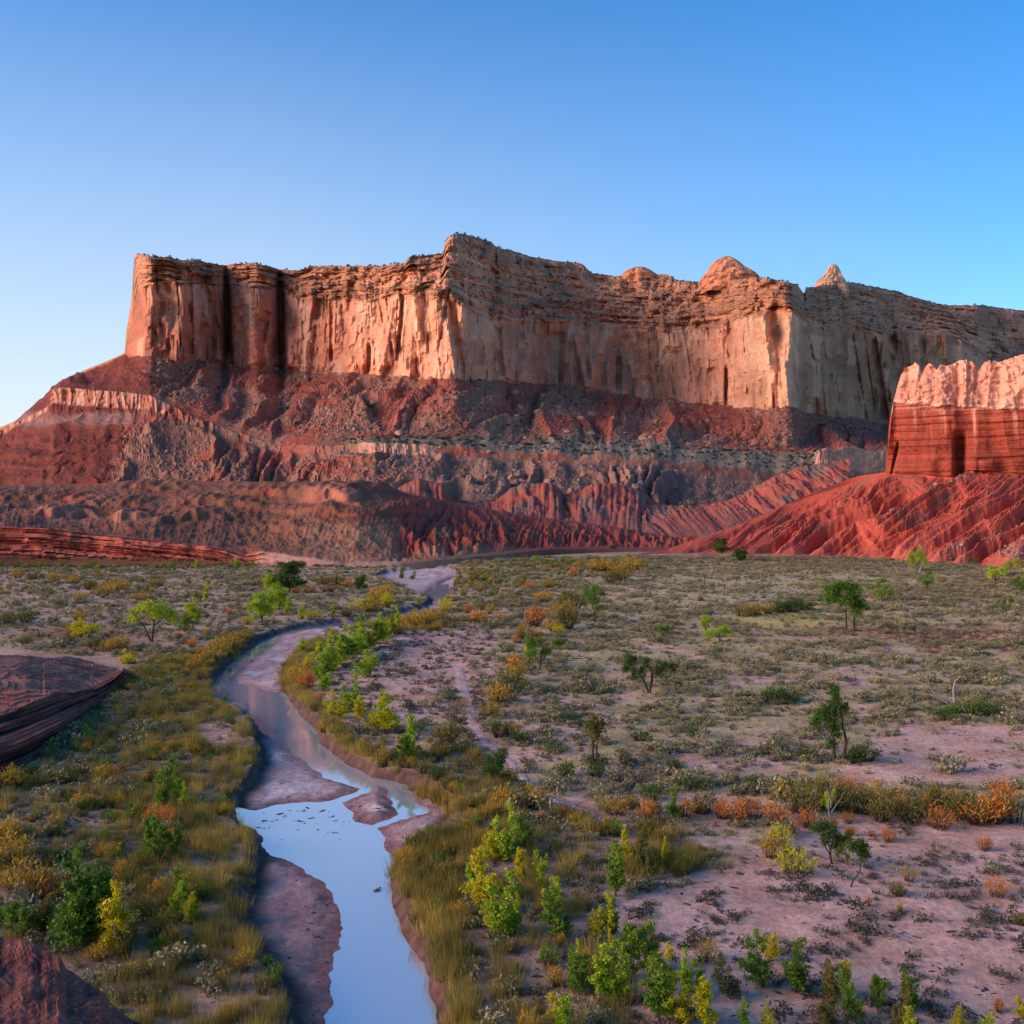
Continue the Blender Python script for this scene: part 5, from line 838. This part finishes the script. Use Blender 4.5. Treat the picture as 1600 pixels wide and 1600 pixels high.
# ---- shrubs placed one by one
BU = {k: [bush_proto(LM[k], 500 + 5 * i + len(k), W=(1.5, 1.8, 1.3)[i], n=420) for i in range(3)] for k in ('gold', 'orange', 'olive', 'yellow', 'dark')}
SHR = {
 'in the orange row': [('orange', 1070, 1276, 30, 1.2), ('olive', 1098, 1268, 36, 1.5), ('orange', 1128, 1278, 34, 1.1), ('orange', 1152, 1282, 38, 1.3), ('orange', 1178, 1276, 32, 1.2), ('gold', 1222, 1246, 30, 1.5), ('orange', 1212, 1286, 34, 1.4), ('olive', 1252, 1268, 48, 1.2), ('orange', 1264, 1292, 32, 1.3), ('olive', 1282, 1262, 58, 1.1), ('orange', 1322, 1240, 30, 1.5), ('olive', 1315, 1266, 46, 1.5), ('olive', 1346, 1270, 42, 1.3), ('gold', 1378, 1262, 44, 1.3), ('olive', 1376, 1282, 40, 1.4), ('orange', 1408, 1274, 34, 1.1), ('olive', 1424, 1284, 42, 1.4), ('gold', 1442, 1276, 38, 1.1), ('olive', 1464, 1262, 44, 1.2), ('orange', 1468, 1294, 38, 1.1), ('orange', 1490, 1262, 30, 1.2), ('olive', 1510, 1282, 46, 1.5), ('orange', 1530, 1286, 42, 1.4), ('orange', 1552, 1284, 48, 1.3), ('orange', 1568, 1262, 44, 1.3), ('olive', 1590, 1284, 44, 1.5), ('orange', 1010, 1282, 36, 1.0), ('gold', 962, 1272, 30, 1.6), ('gold', 984, 1262, 22, 1.3), ('olive', 1022, 1270, 26, 1.4), ('gold', 1090, 1270, 24, 1.2), ('orange', 1326, 1284, 18, 1.0), ('orange', 1240, 1300, 22, 1.2), ('dark', 1018, 1248, 26, 1.7), ('dark', 1080, 1232, 24, 1.5), ('dark', 1180, 1230, 24, 1.5)],
 'on the sand below the orange row': [('orange', 1388, 1314, 24, 1.1), ('yellow', 1216, 1318, 34, 1.0), ('gold', 1205, 1340, 40, 1.0), ('yellow', 1228, 1338, 28, .9), ('yellow', 1244, 1366, 44, 1.3), ('orange', 1360, 1306, 12, 1.4), ('orange', 1328, 1304, 16, 1.3), ('gold', 1420, 1376, 26, .9), ('olive', 1402, 1398, 24, 1.5), ('orange', 1538, 1328, 24, 1.2), ('orange', 1558, 1400, 34, 1.0), ('gold', 1406, 1424, 16, .8), ('orange', 1358, 1414, 16, .7), ('gold', 1106, 1498, 34, 1.1), ('orange', 1560, 1580, 26, .8), ('olive', 1596, 1445, 22, 1.0), ('sage', 1240, 1310, 14, 1.6), ('orange', 1302, 1372 - 80, 16, 1.0)],
 'along the undercut right bank': [('olive', 498, 1126, 16, 1.6), ('gold', 508, 1142, 18, 1.5), ('olive', 520, 1156, 18, 1.7), ('dark', 536, 1168, 16, 1.8), ('olive', 552, 1180, 20, 1.6), ('gold', 568, 1190, 22, 1.4), ('olive', 586, 1200, 24, 1.5), ('dark', 604, 1206, 20, 1.7), ('olive', 622, 1212, 22, 1.6), ('gold', 642, 1216, 20, 1.5), ('olive', 664, 1222, 22, 1.6), ('dark', 684, 1230, 20, 1.8), ('olive', 706, 1244, 20, 1.7), ('gold', 724, 1262, 20, 1.4), ('olive', 650, 1330, 30, 1.6), ('gold', 636, 1352, 34, 1.3), ('olive', 664, 1318, 26, 1.6)],
 'in the scrub beside the footpath': [('gold', 806, 1064, 40, 1.0), ('olive', 795, 1082, 40, 1.3), ('gold', 778, 1098, 36, 1.4), ('orange', 802, 1044, 24, 1.3), ('gold', 768, 1118, 24, 1.5), ('olive', 702, 1160, 38, 1.7), ('olive', 778, 1150, 30, 1.5), ('gold', 724, 1104, 16, 1.3), ('olive', 748, 1190, 20, 1.6), ('orange', 745, 1188, 16, 1.2), ('gold', 800, 1150, 26, 1.1), ('dark', 810, 1160, 20, 1.3), ('gold', 690, 1180, 20, 1.4), ('olive', 730, 1200, 24, 1.5), ('gold', 598, 1206 - 10, 34, .9), ('gold', 838, 1260, 36, 1.4), ('olive', 815, 1262, 30, 1.5), ('gold', 785, 1262, 34, 1.4), ('orange', 875, 1278, 22, 1.1), ('olive', 705, 1234, 18, 1.8), ('orange', 846, 1284, 18, 1.0), ('gold', 900, 1290, 24, 1.3)],
 'on the golden river island': [('gold', 590, 944, 30, 1.3), ('gold', 603, 936, 28, 1.2), ('yellow', 604, 948, 24, 1.1), ('gold', 582, 956, 24, 1.5), ('yellow', 566, 962, 20, 1.8), ('olive', 528, 914, 18, 2.4), ('olive', 505, 912, 14, 2.2), ('orange', 512, 924, 14, 1.8), ('orange', 486, 926, 12, 1.8), ('orange', 545, 916, 13, 2.2), ('yellow', 490, 976, 18, 1.6), ('olive', 540, 972 - 2, 14, 2), ('orange', 462, 926, 12, 1.6)],
 'on the bank between the two bends': [('gold', 640, 978, 24, 1.5), ('gold', 655, 980, 28, 1.4), ('gold', 672, 976, 26, 1.5), ('yellow', 697, 956, 24, 1.1), ('yellow', 648, 958, 12, 1.0), ('gold', 622, 990, 22, 1.5), ('orange', 746, 972, 22, 1.3), ('orange', 781, 970, 16, 1.3), ('orange', 730, 958, 16, 1.2), ('gold', 765, 958, 16, 1.2), ('gold', 686, 968, 22, 1.4), ('yellow', 484, 1056 - 10, 26, .9), ('orange', 478, 1078, 36, 1.0), ('gold', 470, 1092 - 20, 40, .8), ('gold', 462, 1060, 24, 1.1), ('orange', 500, 1096, 20, .9), ('gold', 684, 994 - 10, 16, 1.3), ('gold', 706, 994, 12, 1.2)],
 'in the far brown scrub': [('olive', 893, 952, 36, 1.3), ('gold', 880, 968, 32, 1.4), ('olive', 884, 982, 40, 1.2), ('gold', 866, 986, 20, 1.6), ('yellow', 872, 994 - 4, 16, 1.2), ('orange', 836, 978, 34, 1.2), ('gold', 850, 940, 20, 1.8), ('orange', 826, 920, 12, 1.8), ('gold', 858, 918, 16, 1.7), ('gold', 970, 906, 30, 1.4), ('gold', 986, 892, 24, 1.5), ('olive', 958, 912, 26, 1.6), ('gold', 950, 892, 20, 1.8), ('gold', 935, 900 - 8, 20, 1.6), ('orange', 896, 900, 14, 1.4), ('gold', 815, 998, 24, 1.2), ('orange', 806, 1004, 12, 1.2), ('olive', 1000, 884, 12, 2.4), ('orange', 838, 1000 - 2, 16, 1.4)],
 'on the right plain': [('gold', 1178, 960, 22, 2.0), ('olive', 1160, 962, 18, 1.8), ('dark', 1218, 956, 20, 1.8), ('dark', 1238, 955, 22, 1.8), ('dark', 1256, 952, 18, 1.7), ('gold', 1200, 958, 18, 1.6), ('dark', 1210, 1095, 34 - 8, 1.8), ('dark', 1232, 1098, 24, 1.6), ('dark', 1215 + 300, 1118, 26, 2.6), ('dark', 1545, 1115, 24, 2.4), ('dark', 1475, 1122, 22, 2.2), ('dark', 1350, 1186, 26, 2.6), ('dark', 1332, 1190, 20, 2.2), ('dark', 1265, 1184, 22, 2.2), ('dark', 882, 1212, 26, 1.8), ('dark', 930, 1212, 24, 2.0), ('dark', 866, 1174, 18, 2.4), ('dark', 890, 1128, 16, 2.0), ('dark', 1000, 1156, 18, 2), ('dark', 1086, 1150, 22, 1.8), ('dark', 1055, 1200, 18, 2.0), ('dark', 974, 1188, 20, 1.4)],
 'on the left plain': [('yellow', 136, 996, 26, 1.8), ('gold', 118, 988, 20, 1.6), ('gold', 175, 1016, 22, 2.0), ('olive', 150, 1012, 18, 2.0), ('gold', 188, 1012, 22, 1.6), ('yellow', 200, 1036, 16, 2.2), ('olive', 10, 975, 22, 2.2), ('dark', 42, 972, 22, 1.4), ('gold', 175, 925, 20, 2.2), ('gold', 195, 920, 16, 1.8), ('gold', 160, 930, 18, 1.6), ('olive', 140, 920, 16, 1.8), ('gold', 28, 902, 14, 1.6), ('olive', 50, 904, 12, 1.8), ('gold', 84, 908, 16, 1.8), ('gold', 116, 912, 16, 1.4), ('gold', 126, 936, 12, 2.0), ('olive', 92, 946, 12, 1.6), ('gold', 124, 970 - 2, 16, 1.8), ('olive', 84, 972, 14, 1.2), ('olive', 40, 1005, 14, 2.2), ('gold', 245, 915, 14, 2.0), ('gold', 222, 938, 16, 2.0), ('olive', 106, 1004, 16, 1.2), ('orange', 360, 960, 12, 1.6), ('gold', 385, 975, 14, 1.5), ('gold', 340, 1022, 26, 1.8), ('gold', 360, 1012, 24, 1.6), ('gold', 322, 1034, 24, 1.8), ('gold', 308, 1046, 24, 1.8), ('orange', 300, 1010, 16, 1.4), ('gold', 376, 1000, 18, 1.8)],
 'at the left edge of the meadow': [('gold', 14, 1352, 56, 1.3), ('gold', 42, 1396, 56, 1.4), ('gold', 60, 1402, 46, 1.3), ('orange', 84, 1404, 34, 1.3), ('gold', 8, 1232, 38, 1.3), ('gold', 26, 1228, 30, 1.4), ('gold', 12, 1316, 44, 1.2), ('orange', 242, 1284, 28, 1.2), ('orange', 262, 1288, 30, 1.2), ('gold', 160, 1218, 26, 1.4), ('orange', 175, 1216, 22, 1.4), ('gold', 126, 1262, 26, 1.4), ('orange', 140, 1256, 18, 1.2), ('gold', 250, 1460, 40, 1.3), ('gold', 270, 1480, 36, 1.4)]}
BU['sage'] = [dome_proto(LM['sage'], 560 + i, H=1.5, W=1.6, n=260) for i in range(3)]
for zone, lst in SHR.items():
    for i, (k, a, b_, h, wdt) in enumerate(lst): place('shrub', BU[k][i % 3], a, b_ + 1, h, 1.5, {}, wide=wdt * 1.0, cat='shrub', group='shrubs ' + zone, look=LOOK[k] + ' shrub', zone=zone)
ORD = 'first second third fourth fifth sixth seventh eighth ninth tenth eleventh twelfth thirteenth fourteenth fifteenth sixteenth seventeenth eighteenth nineteenth twentieth'.split()
byl = {}
for o, look, zone, px_ in ALL:
    if look: byl.setdefault((look, zone), []).append((px_, o))
for (look, zone), l in byl.items():
    l.sort(key=lambda q: q[0])
    for i, (_, o) in enumerate(l):
        o['label'] = look + ' ' + zone + ('' if len(l) == 1 else ', ' + (ORD[i] + ' from the left' if i < len(l) - 1 else 'rightmost'))

# ---- what covers the plain: sagebrush, scrub, grass
def candidates(n, seed, y0=50, y1=500):
    r = np.random.default_rng(seed); y = np.sqrt(r.uniform(y0 ** 2, y1 ** 2, n)); x = r.uniform(-.60, .60, n) * y; return x, y, r
def cover(n, seed, dens, y0=50, y1=500, bankok=0):
    x, y, r = candidates(n, seed, y0, y1); px, py = pix(x, y); d = dens(px, py, x, y); k = r.uniform(0, 1, n) < d; x, y, px, py = x[k], y[k], px[k], py[k]
    h, c, wsd = ground_h(x, y, True); k = (c < -.25) | ((bankok > 0) & (c < 2.0) & (wsd < .1)); 
    return np.stack([x, y, h], -1)[k], px[k], py[k], r
def zs(px, py):
    q = dict(rip=soft(px, py, Z_RIP, 8, 5), rr=soft(px, py, Z_RIGHTRIP, 12, 6), sr=soft(px, py, Z_SANDR, 14, 1), sm=soft(px, py, Z_SANDM, 14, 2), tri=soft(px, py, Z_TRI, 14, 3), pk=soft(px, py, Z_PINK, 14, 4))
    q['path'] = np.zeros_like(px); pp = [(716, 1040), (722, 1075), (735, 1110), (742, 1140), (765, 1165), (800, 1192), (822, 1222), (850, 1245), (885, 1256), (915, 1266), (940, 1282), (985, 1290)]
    q['path'] = ss(-7, 0, line_d(px, py * 1.0, pp, [6] * 12)); q['ledge'] = inpoly(px, py, [(-900, 1300), (0, 1205), (60, 1180), (150, 1105), (205, 1050), (190, 1030), (0, 1015), (-900, 1010)])
    q['open'] = (1 - q['rip']) * (1 - q['rr']) * (1 - q['sr']) * (1 - q['sm']) * (1 - q['tri']) * (1 - q['pk'] * .6) * (1 - q['path']) * (1 - q['ledge']); return q
def blob(px, py, cx, cy, rx, ry): return np.exp(-(((px - cx) / rx) ** 2 + ((py - cy) / ry) ** 2) ** 2)
def d_sage(px, py, x, y):
    q = zs(px, py); cl = ss(-.15, .35, fbm(x / 11, y / 11, 4, 801)); d = q['open'] * (.08 + 1.15 * cl) * np.where(px < 700, .32, .62) * (1 - .75 * blob(px, py, 1490, 992, 170, 13)) * (1 - .85 * blob(px, py, 1225, 968, 95, 17)) * (1 - .7 * blob(px, py, 1300, 1000, 200, 5)) * (1 - .7 * blob(px, py, 1130, 935, 130, 12)) * (1 - .7 * blob(px, py, 1200, 905, 260, 9)) * (1 - .2 * ss(1100, 900, py))
    d = d + (q['rr'] * .22 + q['rip'] * .5 * ss(420, 60, px) + q['tri'] * .05 + q['pk'] * .1) * (1 - q['path']) * (1 - q['ledge']) + q['sm'] * .03 + q['sr'] * .02 * ss(1420, 1300, py); return d * (1 - .5 * blob(px, py, 80, 925, 120, 12))
SG = [dome_proto(LM['sage'], 570 + i, W=(1.1, 1.4, .9, 1.2)[i], n=(190, 230, 150, 200)[i]) for i in range(4)]
MARKS = [('the split dark cottonwood', 1012, 1084), ('the tall dark cottonwood', 1306, 1192), ('the olive cottonwood', 928, 1196), ('the largest cottonwood', 1321, 986), ('the crooked leaning tree', 1343, 1386), ('the forked grey dead tree', 1490, 1110), ('the dark tree by the river', 772, 1228),
    ('the near pool', 520, 1330), ('the riffle island', 590, 1265), ('the upper river pool', 430, 1110), ('the maroon rock ledge', 190, 1060), ('the spreading lime cottonwood', 237, 1003), ('the brightest orange shrubs', 1540, 1282), ('the tiny lime crown', 1296, 1278), ('the footpath fork', 735, 1110), ('the footpath bend', 850, 1245),
    ('the bottom right corner', 1600, 1600), ('the bottom left corner', 0, 1600), ('the tallest green sapling', 1030, 1592), ('the twin saplings at the bottom', 1220, 1545), ('the lone yellow shrub', 1244, 1366), ('the far right orange shrub', 1558, 1400), ('the green meadow saplings', 265, 1262), ('the big sapling clump', 120, 1470), ('the tan bush', 1106, 1498), ('the lone round tree', 929, 972)]
ROCKM = [('the left prow', 215, 560), ('the pale pillar', 650, 588), ('the summit block', 730, 592), ('the alcove', 900, 603), ('the pinnacle', 1130, 634), ('the right prow', 1240, 641), ('the small left band cliff', 160, 634), ('the red streak', 470, 690), ('the bench lip', 620, 700), ('the red mounds', 830, 757), ('the red butte', 1385, 700), ('the middle bench', 1000, 700), ('the dark gully', 350, 569)]
ORDW = ['nearest', 'second nearest', 'third nearest', 'fourth nearest', 'fifth nearest', 'sixth nearest', 'seventh nearest', 'eighth nearest', 'ninth nearest', 'tenth nearest'] + [q + ' nearest' for q in ('eleventh twelfth thirteenth fourteenth fifteenth sixteenth seventeenth eighteenth nineteenth twentieth twenty-first twenty-second twenty-third twenty-fourth twenty-fifth twenty-sixth twenty-seventh twenty-eighth twenty-ninth thirtieth ' + ' '.join('thirty-' + k_ for k_ in 'first second third fourth fifth sixth seventh eighth ninth'.split())).split()]
def single_out(objs, what, marks):
    by = {}
    for o in objs:
        x, y, z = o.location; px = 800 + x / y * F; py = HZ + (EYE - z) / y * F
        m_ = min(marks, key=lambda q: (q[1] - px) ** 2 + ((q[2] - py) * 1.6) ** 2); dx, dy = px - m_[1], (py - m_[2]) * 1.6
        d_ = 'right of' if dx > abs(dy) * 1.3 else 'left of' if -dx > abs(dy) * 1.3 else ('lower ' if dy > 0 else 'upper ') + ('right of' if dx > 0 else 'left of')
        by.setdefault((d_, m_[0]), []).append((dx * dx + dy * dy, o))
    for (d_, m_), l in by.items():
        l.sort(key=lambda q: q[0])
        for i_, (_, o) in enumerate(l): o['label'] = what + ' ' + d_ + ' ' + m_ + ', ' + (ORDW[i_] if i_ < len(ORDW) else 'farthest')
def split_cover(name, meshes, P, scl, py, r, H, label, cat, group, stuff_label, seed, n_ind=290):
    made = []
    key = scl / P[:, 1]; order = np.argsort(-key * (np.abs(P[:, 0]) < P[:, 1] * .475)); top = order[:n_ind]; rest = order[n_ind:]
    for j, i in enumerate(top):
        o = link(name, meshes[j % len(meshes)]); o.location = P[i]; s = float(scl[i]); o.scale = (s, s, s); o.rotation_euler = (0, 0, r.uniform(0, 6.28)); set_props(o, label=label, cat=cat, group=group); made.append(o)
    single_out(made, label, MARKS)
    scatter(stuff_label[0], meshes, P[rest], scl[rest], stuff_label[1], seed)
P_, px_, py_, r_ = cover(150000, 802, d_sage); s_ = (.4 + r_.gamma(2.2, .22, len(P_))) * np.where(py_ > 1250, .85, 1.05)
print('sage', len(P_)); split_cover('sagebrush', SG, P_, s_, py_, r_, .7, 'grey green sagebrush', 'sagebrush', 'sagebrush on the valley floor', ('distant_sagebrush', 'grey green sagebrush covering the plain'), 803)
DT = [dome_proto(LM['tuft'], 580 + i, H=.42, W=(.7, .9, .6)[i], n=(110, 130, 90)[i], lf=.06) for i in range(3)]
def d_tuft(px, py, x, y):
    q = zs(px, py); cl = ss(-.4, .3, fbm(x / 5, y / 5, 2, 805)); return ((q['sr'] * .9 * ss(1290, 1420, py) + q['sr'] * .3 + q['tri'] * .6 + q['pk'] * .4 + q['sm'] * .09 + q['open'] * .25) * cl + q['rr'] * .3) * (1 - q['path']) * (1 - q['ledge'])
P_, px_, py_, r_ = cover(150000, 806, d_tuft); s_ = .35 + r_.gamma(2., .26, len(P_))
print('tuft', len(P_)); split_cover('scrub_tuft', DT, P_, s_, py_, r_, .4, 'dark scrub tuft', 'scrub tuft', 'scrub tufts on the pinkish sand', ('distant_scrub', 'dark low scrub dotting the sand'), 807)
GT = [blades_proto(LM['straw'], 590 + i, H=.38, W=.6, n=34, wd=.014, spread=.6) for i in range(3)]
def d_grass(px, py, x, y):
    q = zs(px, py); cl = ss(-.3, .3, fbm(x / 6, y / 6, 3, 808)); return (q['open'] * .75 * cl + q['rr'] * .35 + q['tri'] * .12 * cl + q['sr'] * .35 * ss(1400, 1300, py) * cl + q['pk'] * .3 + q['sm'] * .06) * (1 - q['path']) * (1 - q['ledge'])
P_, px_, py_, r_ = cover(170000, 809, d_grass, 50, 460); print('grass', len(P_)); scatter('dry_grass', GT, P_, r_.uniform(.6, 1.4, len(P_)), 'pale dry grass between the sagebrush', 810)
# tall grass and reeds on the river banks
RD = [blades_proto(LM['reed'], 600 + i, H=(1.2, 1.7, .8, 1.3)[i], W=(1.5, 1.0, 1.9, 1.3)[i], n=110, wd=.013, spread=(.35, .5, .8, .4)[i]) for i in range(4)]
def d_reed(px, py, x, y):
    q = zs(px, py); cl = ss(-.5, .25, fbm(x / 6, y / 9, 3, 811)); bank = blob(px, py, 660, 1400, 34, 60) + blob(px, py, 690, 1480, 26, 60) + blob(px, py, 715, 1570, 22, 50) + blob(px, py, 640, 1350, 24, 20) + blob(px, py, 700, 1330, 60, 26) + blob(px, py, 1040, 1352, 80, 16) + blob(px, py, 640, 978, 60, 8) + .75 * (1 - q['rip']) * (py > 1000) * (py < 1275) * ss(24, 10, np.abs(px + fbm(px / 9, py / 5, 2, 817) * 12 - np.interp(py, [990, 1040, 1090, 1120, 1160, 1195, 1212, 1225, 1245, 1275], [500, 458, 468, 496, 532, 585, 625, 668, 708, 722])))
    l = q['rip'] * (.22 + .78 * ss(90, 260, px)) * cl * (1 - blob(px, py, 170, 1520, 30, 24) * .8) * (1 - blob(px, py, 335, 1560, 30, 24) * .9) * (1 - blob(px, py, 340, 1150, 34, 16)) * (1 - blob(px, py, 120, 1285, 50, 7) * .8)
    return np.clip(l * .40 + bank * .9 + q['rr'] * .18 * cl, 0, 1) * (1 - q['path']) * (1 - q['ledge'])
P_, px_, py_, r_ = cover(200000, 812, d_reed, 50, 320, 1); print('reed', len(P_)); scatter('tall_grass', RD, P_, r_.uniform(.5, 1.2, len(P_)) * np.where(px_ < 500, .95, 1.0), 'tall golden green grass along the river banks', 813)
# mixed willow scrub too thick to count, and the largest of it one by one
BU['green'] = [bush_proto(LM['green'], 540 + i, W=1.6, n=420) for i in range(2)]
WB = [BU['olive'][0], BU['gold'][0], BU['green'][0], BU['olive'][1], BU['gold'][1], BU['green'][1], BU['olive'][2]]
def d_will(px, py, x, y):
    q = zs(px, py); cl = ss(-.2, .4, fbm(x / 8, y / 8, 3, 814)); far = (blob(px, py, 900, 878, 110, 16) + blob(px, py, 760, 905, 60, 20)) * .3 + blob(px, py, 820, 1000, 40, 40) * .1 + q['open'] * (px < 460) * .05 + blob(px, py, 200, 884, 300, 5) * .4 + blob(px, py, 760, 930, 70, 30) * .1
    bank = blob(px, py, 300, 1060, 80, 40) * .5 + blob(px, py, 380, 1010, 40, 12)
    return np.clip((q['rip'] * .52 + q['rr'] * .46) * cl + far * cl + bank * .4 * q['rip'], 0, 1) * (1 - q['ledge']) * (1 - q['path'])
P_, px_, py_, r_ = cover(90000, 815, d_will, 50, 470, 1); s_ = r_.uniform(.45, 1.0, len(P_)) * np.where(py_ < 1000, 1.2, .95); print('willow', len(P_))
split_cover('willow_bush', WB, P_, s_, py_, r_, 1.5, 'olive gold willow bush', 'bush', 'willow bushes in the river scrub', ('river_scrub', 'olive and gold scrub thickets along the river'), 816, 150)

# ---- junipers on the mesa's ledges and bench; fallen blocks on its slopes
def mesa_pts(mask, n, seed):
    xs, V, P, X, PY, D2, redm = MESA; r = np.random.default_rng(seed); ii = np.argwhere(mask); w_ = P[ii[:, 0], ii[:, 1], 1] * 0 + 1.; k = r.choice(len(ii), min(n, len(ii)), replace=False); q = ii[k]; return P[q[:, 0], q[:, 1]], X[q[:, 0], q[:, 1]], V[q[:, 0], q[:, 1]], r
xs, V_, Pm, X_, PYm, D2m, redm = MESA; inx = (X_ > -10) & (X_ < 1640)
JN = [dome_proto(LM['juniper'], 620 + i, H=2.6, W=3.2, n=110, lf=.42) for i in range(2)]
cl = fbm(Pm[..., 0] / 30, V_ * 3, 3, 900)
p1 = mesa_pts(inx & (V_ > 5.97) & (V_ < 6.2) & (X_ > 215), 260, 901)[0]; p2 = mesa_pts(inx & (V_ > 5.1) & (V_ < 5.95) & (cl > -.1) & ((X_ > 720) & (X_ < 1110) | (X_ > 1250)), 650, 902)[0]
p3 = mesa_pts(inx & (V_ > 2.05) & (V_ < 2.95) & (X_ > 545) & (X_ < 1290) & (cl > -.3), 420, 903)[0]; p4 = mesa_pts(inx & (V_ > 3.05) & (V_ < 3.95) & (X_ > 240) & (cl > .1), 240, 904)[0]
Pj = np.concatenate([p1, p2, p3, p4]); r_ = np.random.default_rng(905); scatter('junipers', JN, Pj, r_.uniform(.35, 1.1, len(Pj)), 'dark junipers dotting the mesa rim, ledges and bench', 906)
BR = [rock_proto(640 + i) for i in range(6)]
m = inx & (X_ + (PYm - 600) * .38 > 240) & (redm < .5) & (((V_ > 3.02) & (V_ < 3.98)) | ((V_ > .25) & (V_ < .98) & (X_ > 430)))
cl = fbm(Pm[..., 0] / 40, Pm[..., 1] / 40, 3, 907)
Pb, Xb, Vb, r_ = mesa_pts(m & (cl > .02), 4600, 908); sb = .55 + r_.pareto(2.3, len(Pb)) * .8; sb = np.minimum(sb, 6)
P2, X2, V2, r2 = mesa_pts(inx & (X_ > 60) & (V_ < 4) & (V_ > .2), 900, 909); Pb = np.concatenate([Pb, P2]); sb = np.concatenate([sb, np.minimum(.8 + r2.pareto(3, len(P2)), 3)])
order = np.argsort(-sb / Pb[:, 1])
made = []
for j, i in enumerate(order[:160]):
    o = link('boulder', BR[j % 6]); o.location = Pb[i]; s = float(sb[i]); o.scale = (s, s, s); o.rotation_euler = (r_.uniform(-.5, .5), r_.uniform(-.5, .5), r_.uniform(0, 6.28)); set_props(o, label='pale sandstone boulder fallen onto the slope below the cliff', cat='boulder', group='boulders below the cliff'); made.append(o)
single_out(made, 'pale fallen boulder', ROCKM)
scatter('rubble', BR, Pb[order[160:]], sb[order[160:]], 'pale rubble strewn over the slopes below the cliff', 910)
# white blocks in the debris streaks of the red slope
P3, V3, X3, PY3 = BUTTE; mm = (V3 > .05) & (V3 < .9) & (X3 < 1620) & ((ss(.25, .4, vn((X3 + 2.05 * PY3) / 46 + .3, PY3 / 900, 515)) > .4) & (X3 > 1380) | ((X3 > 1555) & (V3 < .35))); ii = np.argwhere(mm); k = r_.choice(len(ii), min(420, len(ii)), replace=False); Q_ = P3[ii[k, 0], ii[k, 1]]
scatter('slope_debris', BR, Q_, np.minimum(.3 + r_.pareto(2.6, len(Q_)) * .35, 1.8), 'pale blocks in streaks down the red slope', 911)
# dark stones at the head of the near pool
q = [(x, y) for x, y in zip(r_.uniform(395, 600, 520), 1262 + np.abs(r_.normal(0, 20, 520))) if 1255 < y < 1320]
q = np.array(q); Yq = (EYE - WATER_Z) * F / (q[:, 1] - HZ); Xq = (q[:, 0] - 800) / F * Yq; h, c, wq = ground_h(Xq, Yq, True); k = (wq > .1) & (c > 1) & (vn(q[:, 0] / 22, q[:, 1] / 5, 920) > .22)
SM = flat_mat('wet river stone', (.10, .055, .05), 3); RS = [rock_proto(660 + i) for i in range(3)]
for m_ in RS:
    m_.materials[0] = SM
    for v_ in m_.vertices: v_.co.z *= .22; v_.co.x *= 1.9
scatter('river_stones', RS, np.stack([Xq, Yq, 0 * Xq + WATER_Z + .0], -1)[k], np.minimum(.03 + r_.gamma(1.2, .045, int(k.sum())), .24), 'dark wet stones breaking the surface of the near pool', 921)
xg, yg, rg = candidates(60000, 930, 50, 260); hg, cg, wg = ground_h(xg, yg, True); kg = (cg > .8) & (wg < -.15) & (fbm(xg / 4, yg / 4, 2, 931) > .0) & (rg.uniform(0, 1, len(xg)) < .9)
scatter('river_pebbles', RS, np.stack([xg, yg, hg], -1)[kg], .03 + rg.gamma(1.6, .035, int(kg.sum())), 'pebbles and mud clods on the river bars', 932)
xg, yg, rg = candidates(26000, 940, 50, 170); hg, cg, wg = ground_h(xg, yg, True); pg, qg = pix(xg, yg); kg = (cg < -.5) & (fbm(xg / 6, yg / 6, 2, 941) > .05)
scatter('litter', RS, np.stack([xg, yg, hg], -1)[kg], .03 + rg.gamma(1.4, .035, int(kg.sum())), 'small stones and dead litter on the sand', 942)
print('pebbles', int(kg.sum()));print('river stones', int(k.sum()))
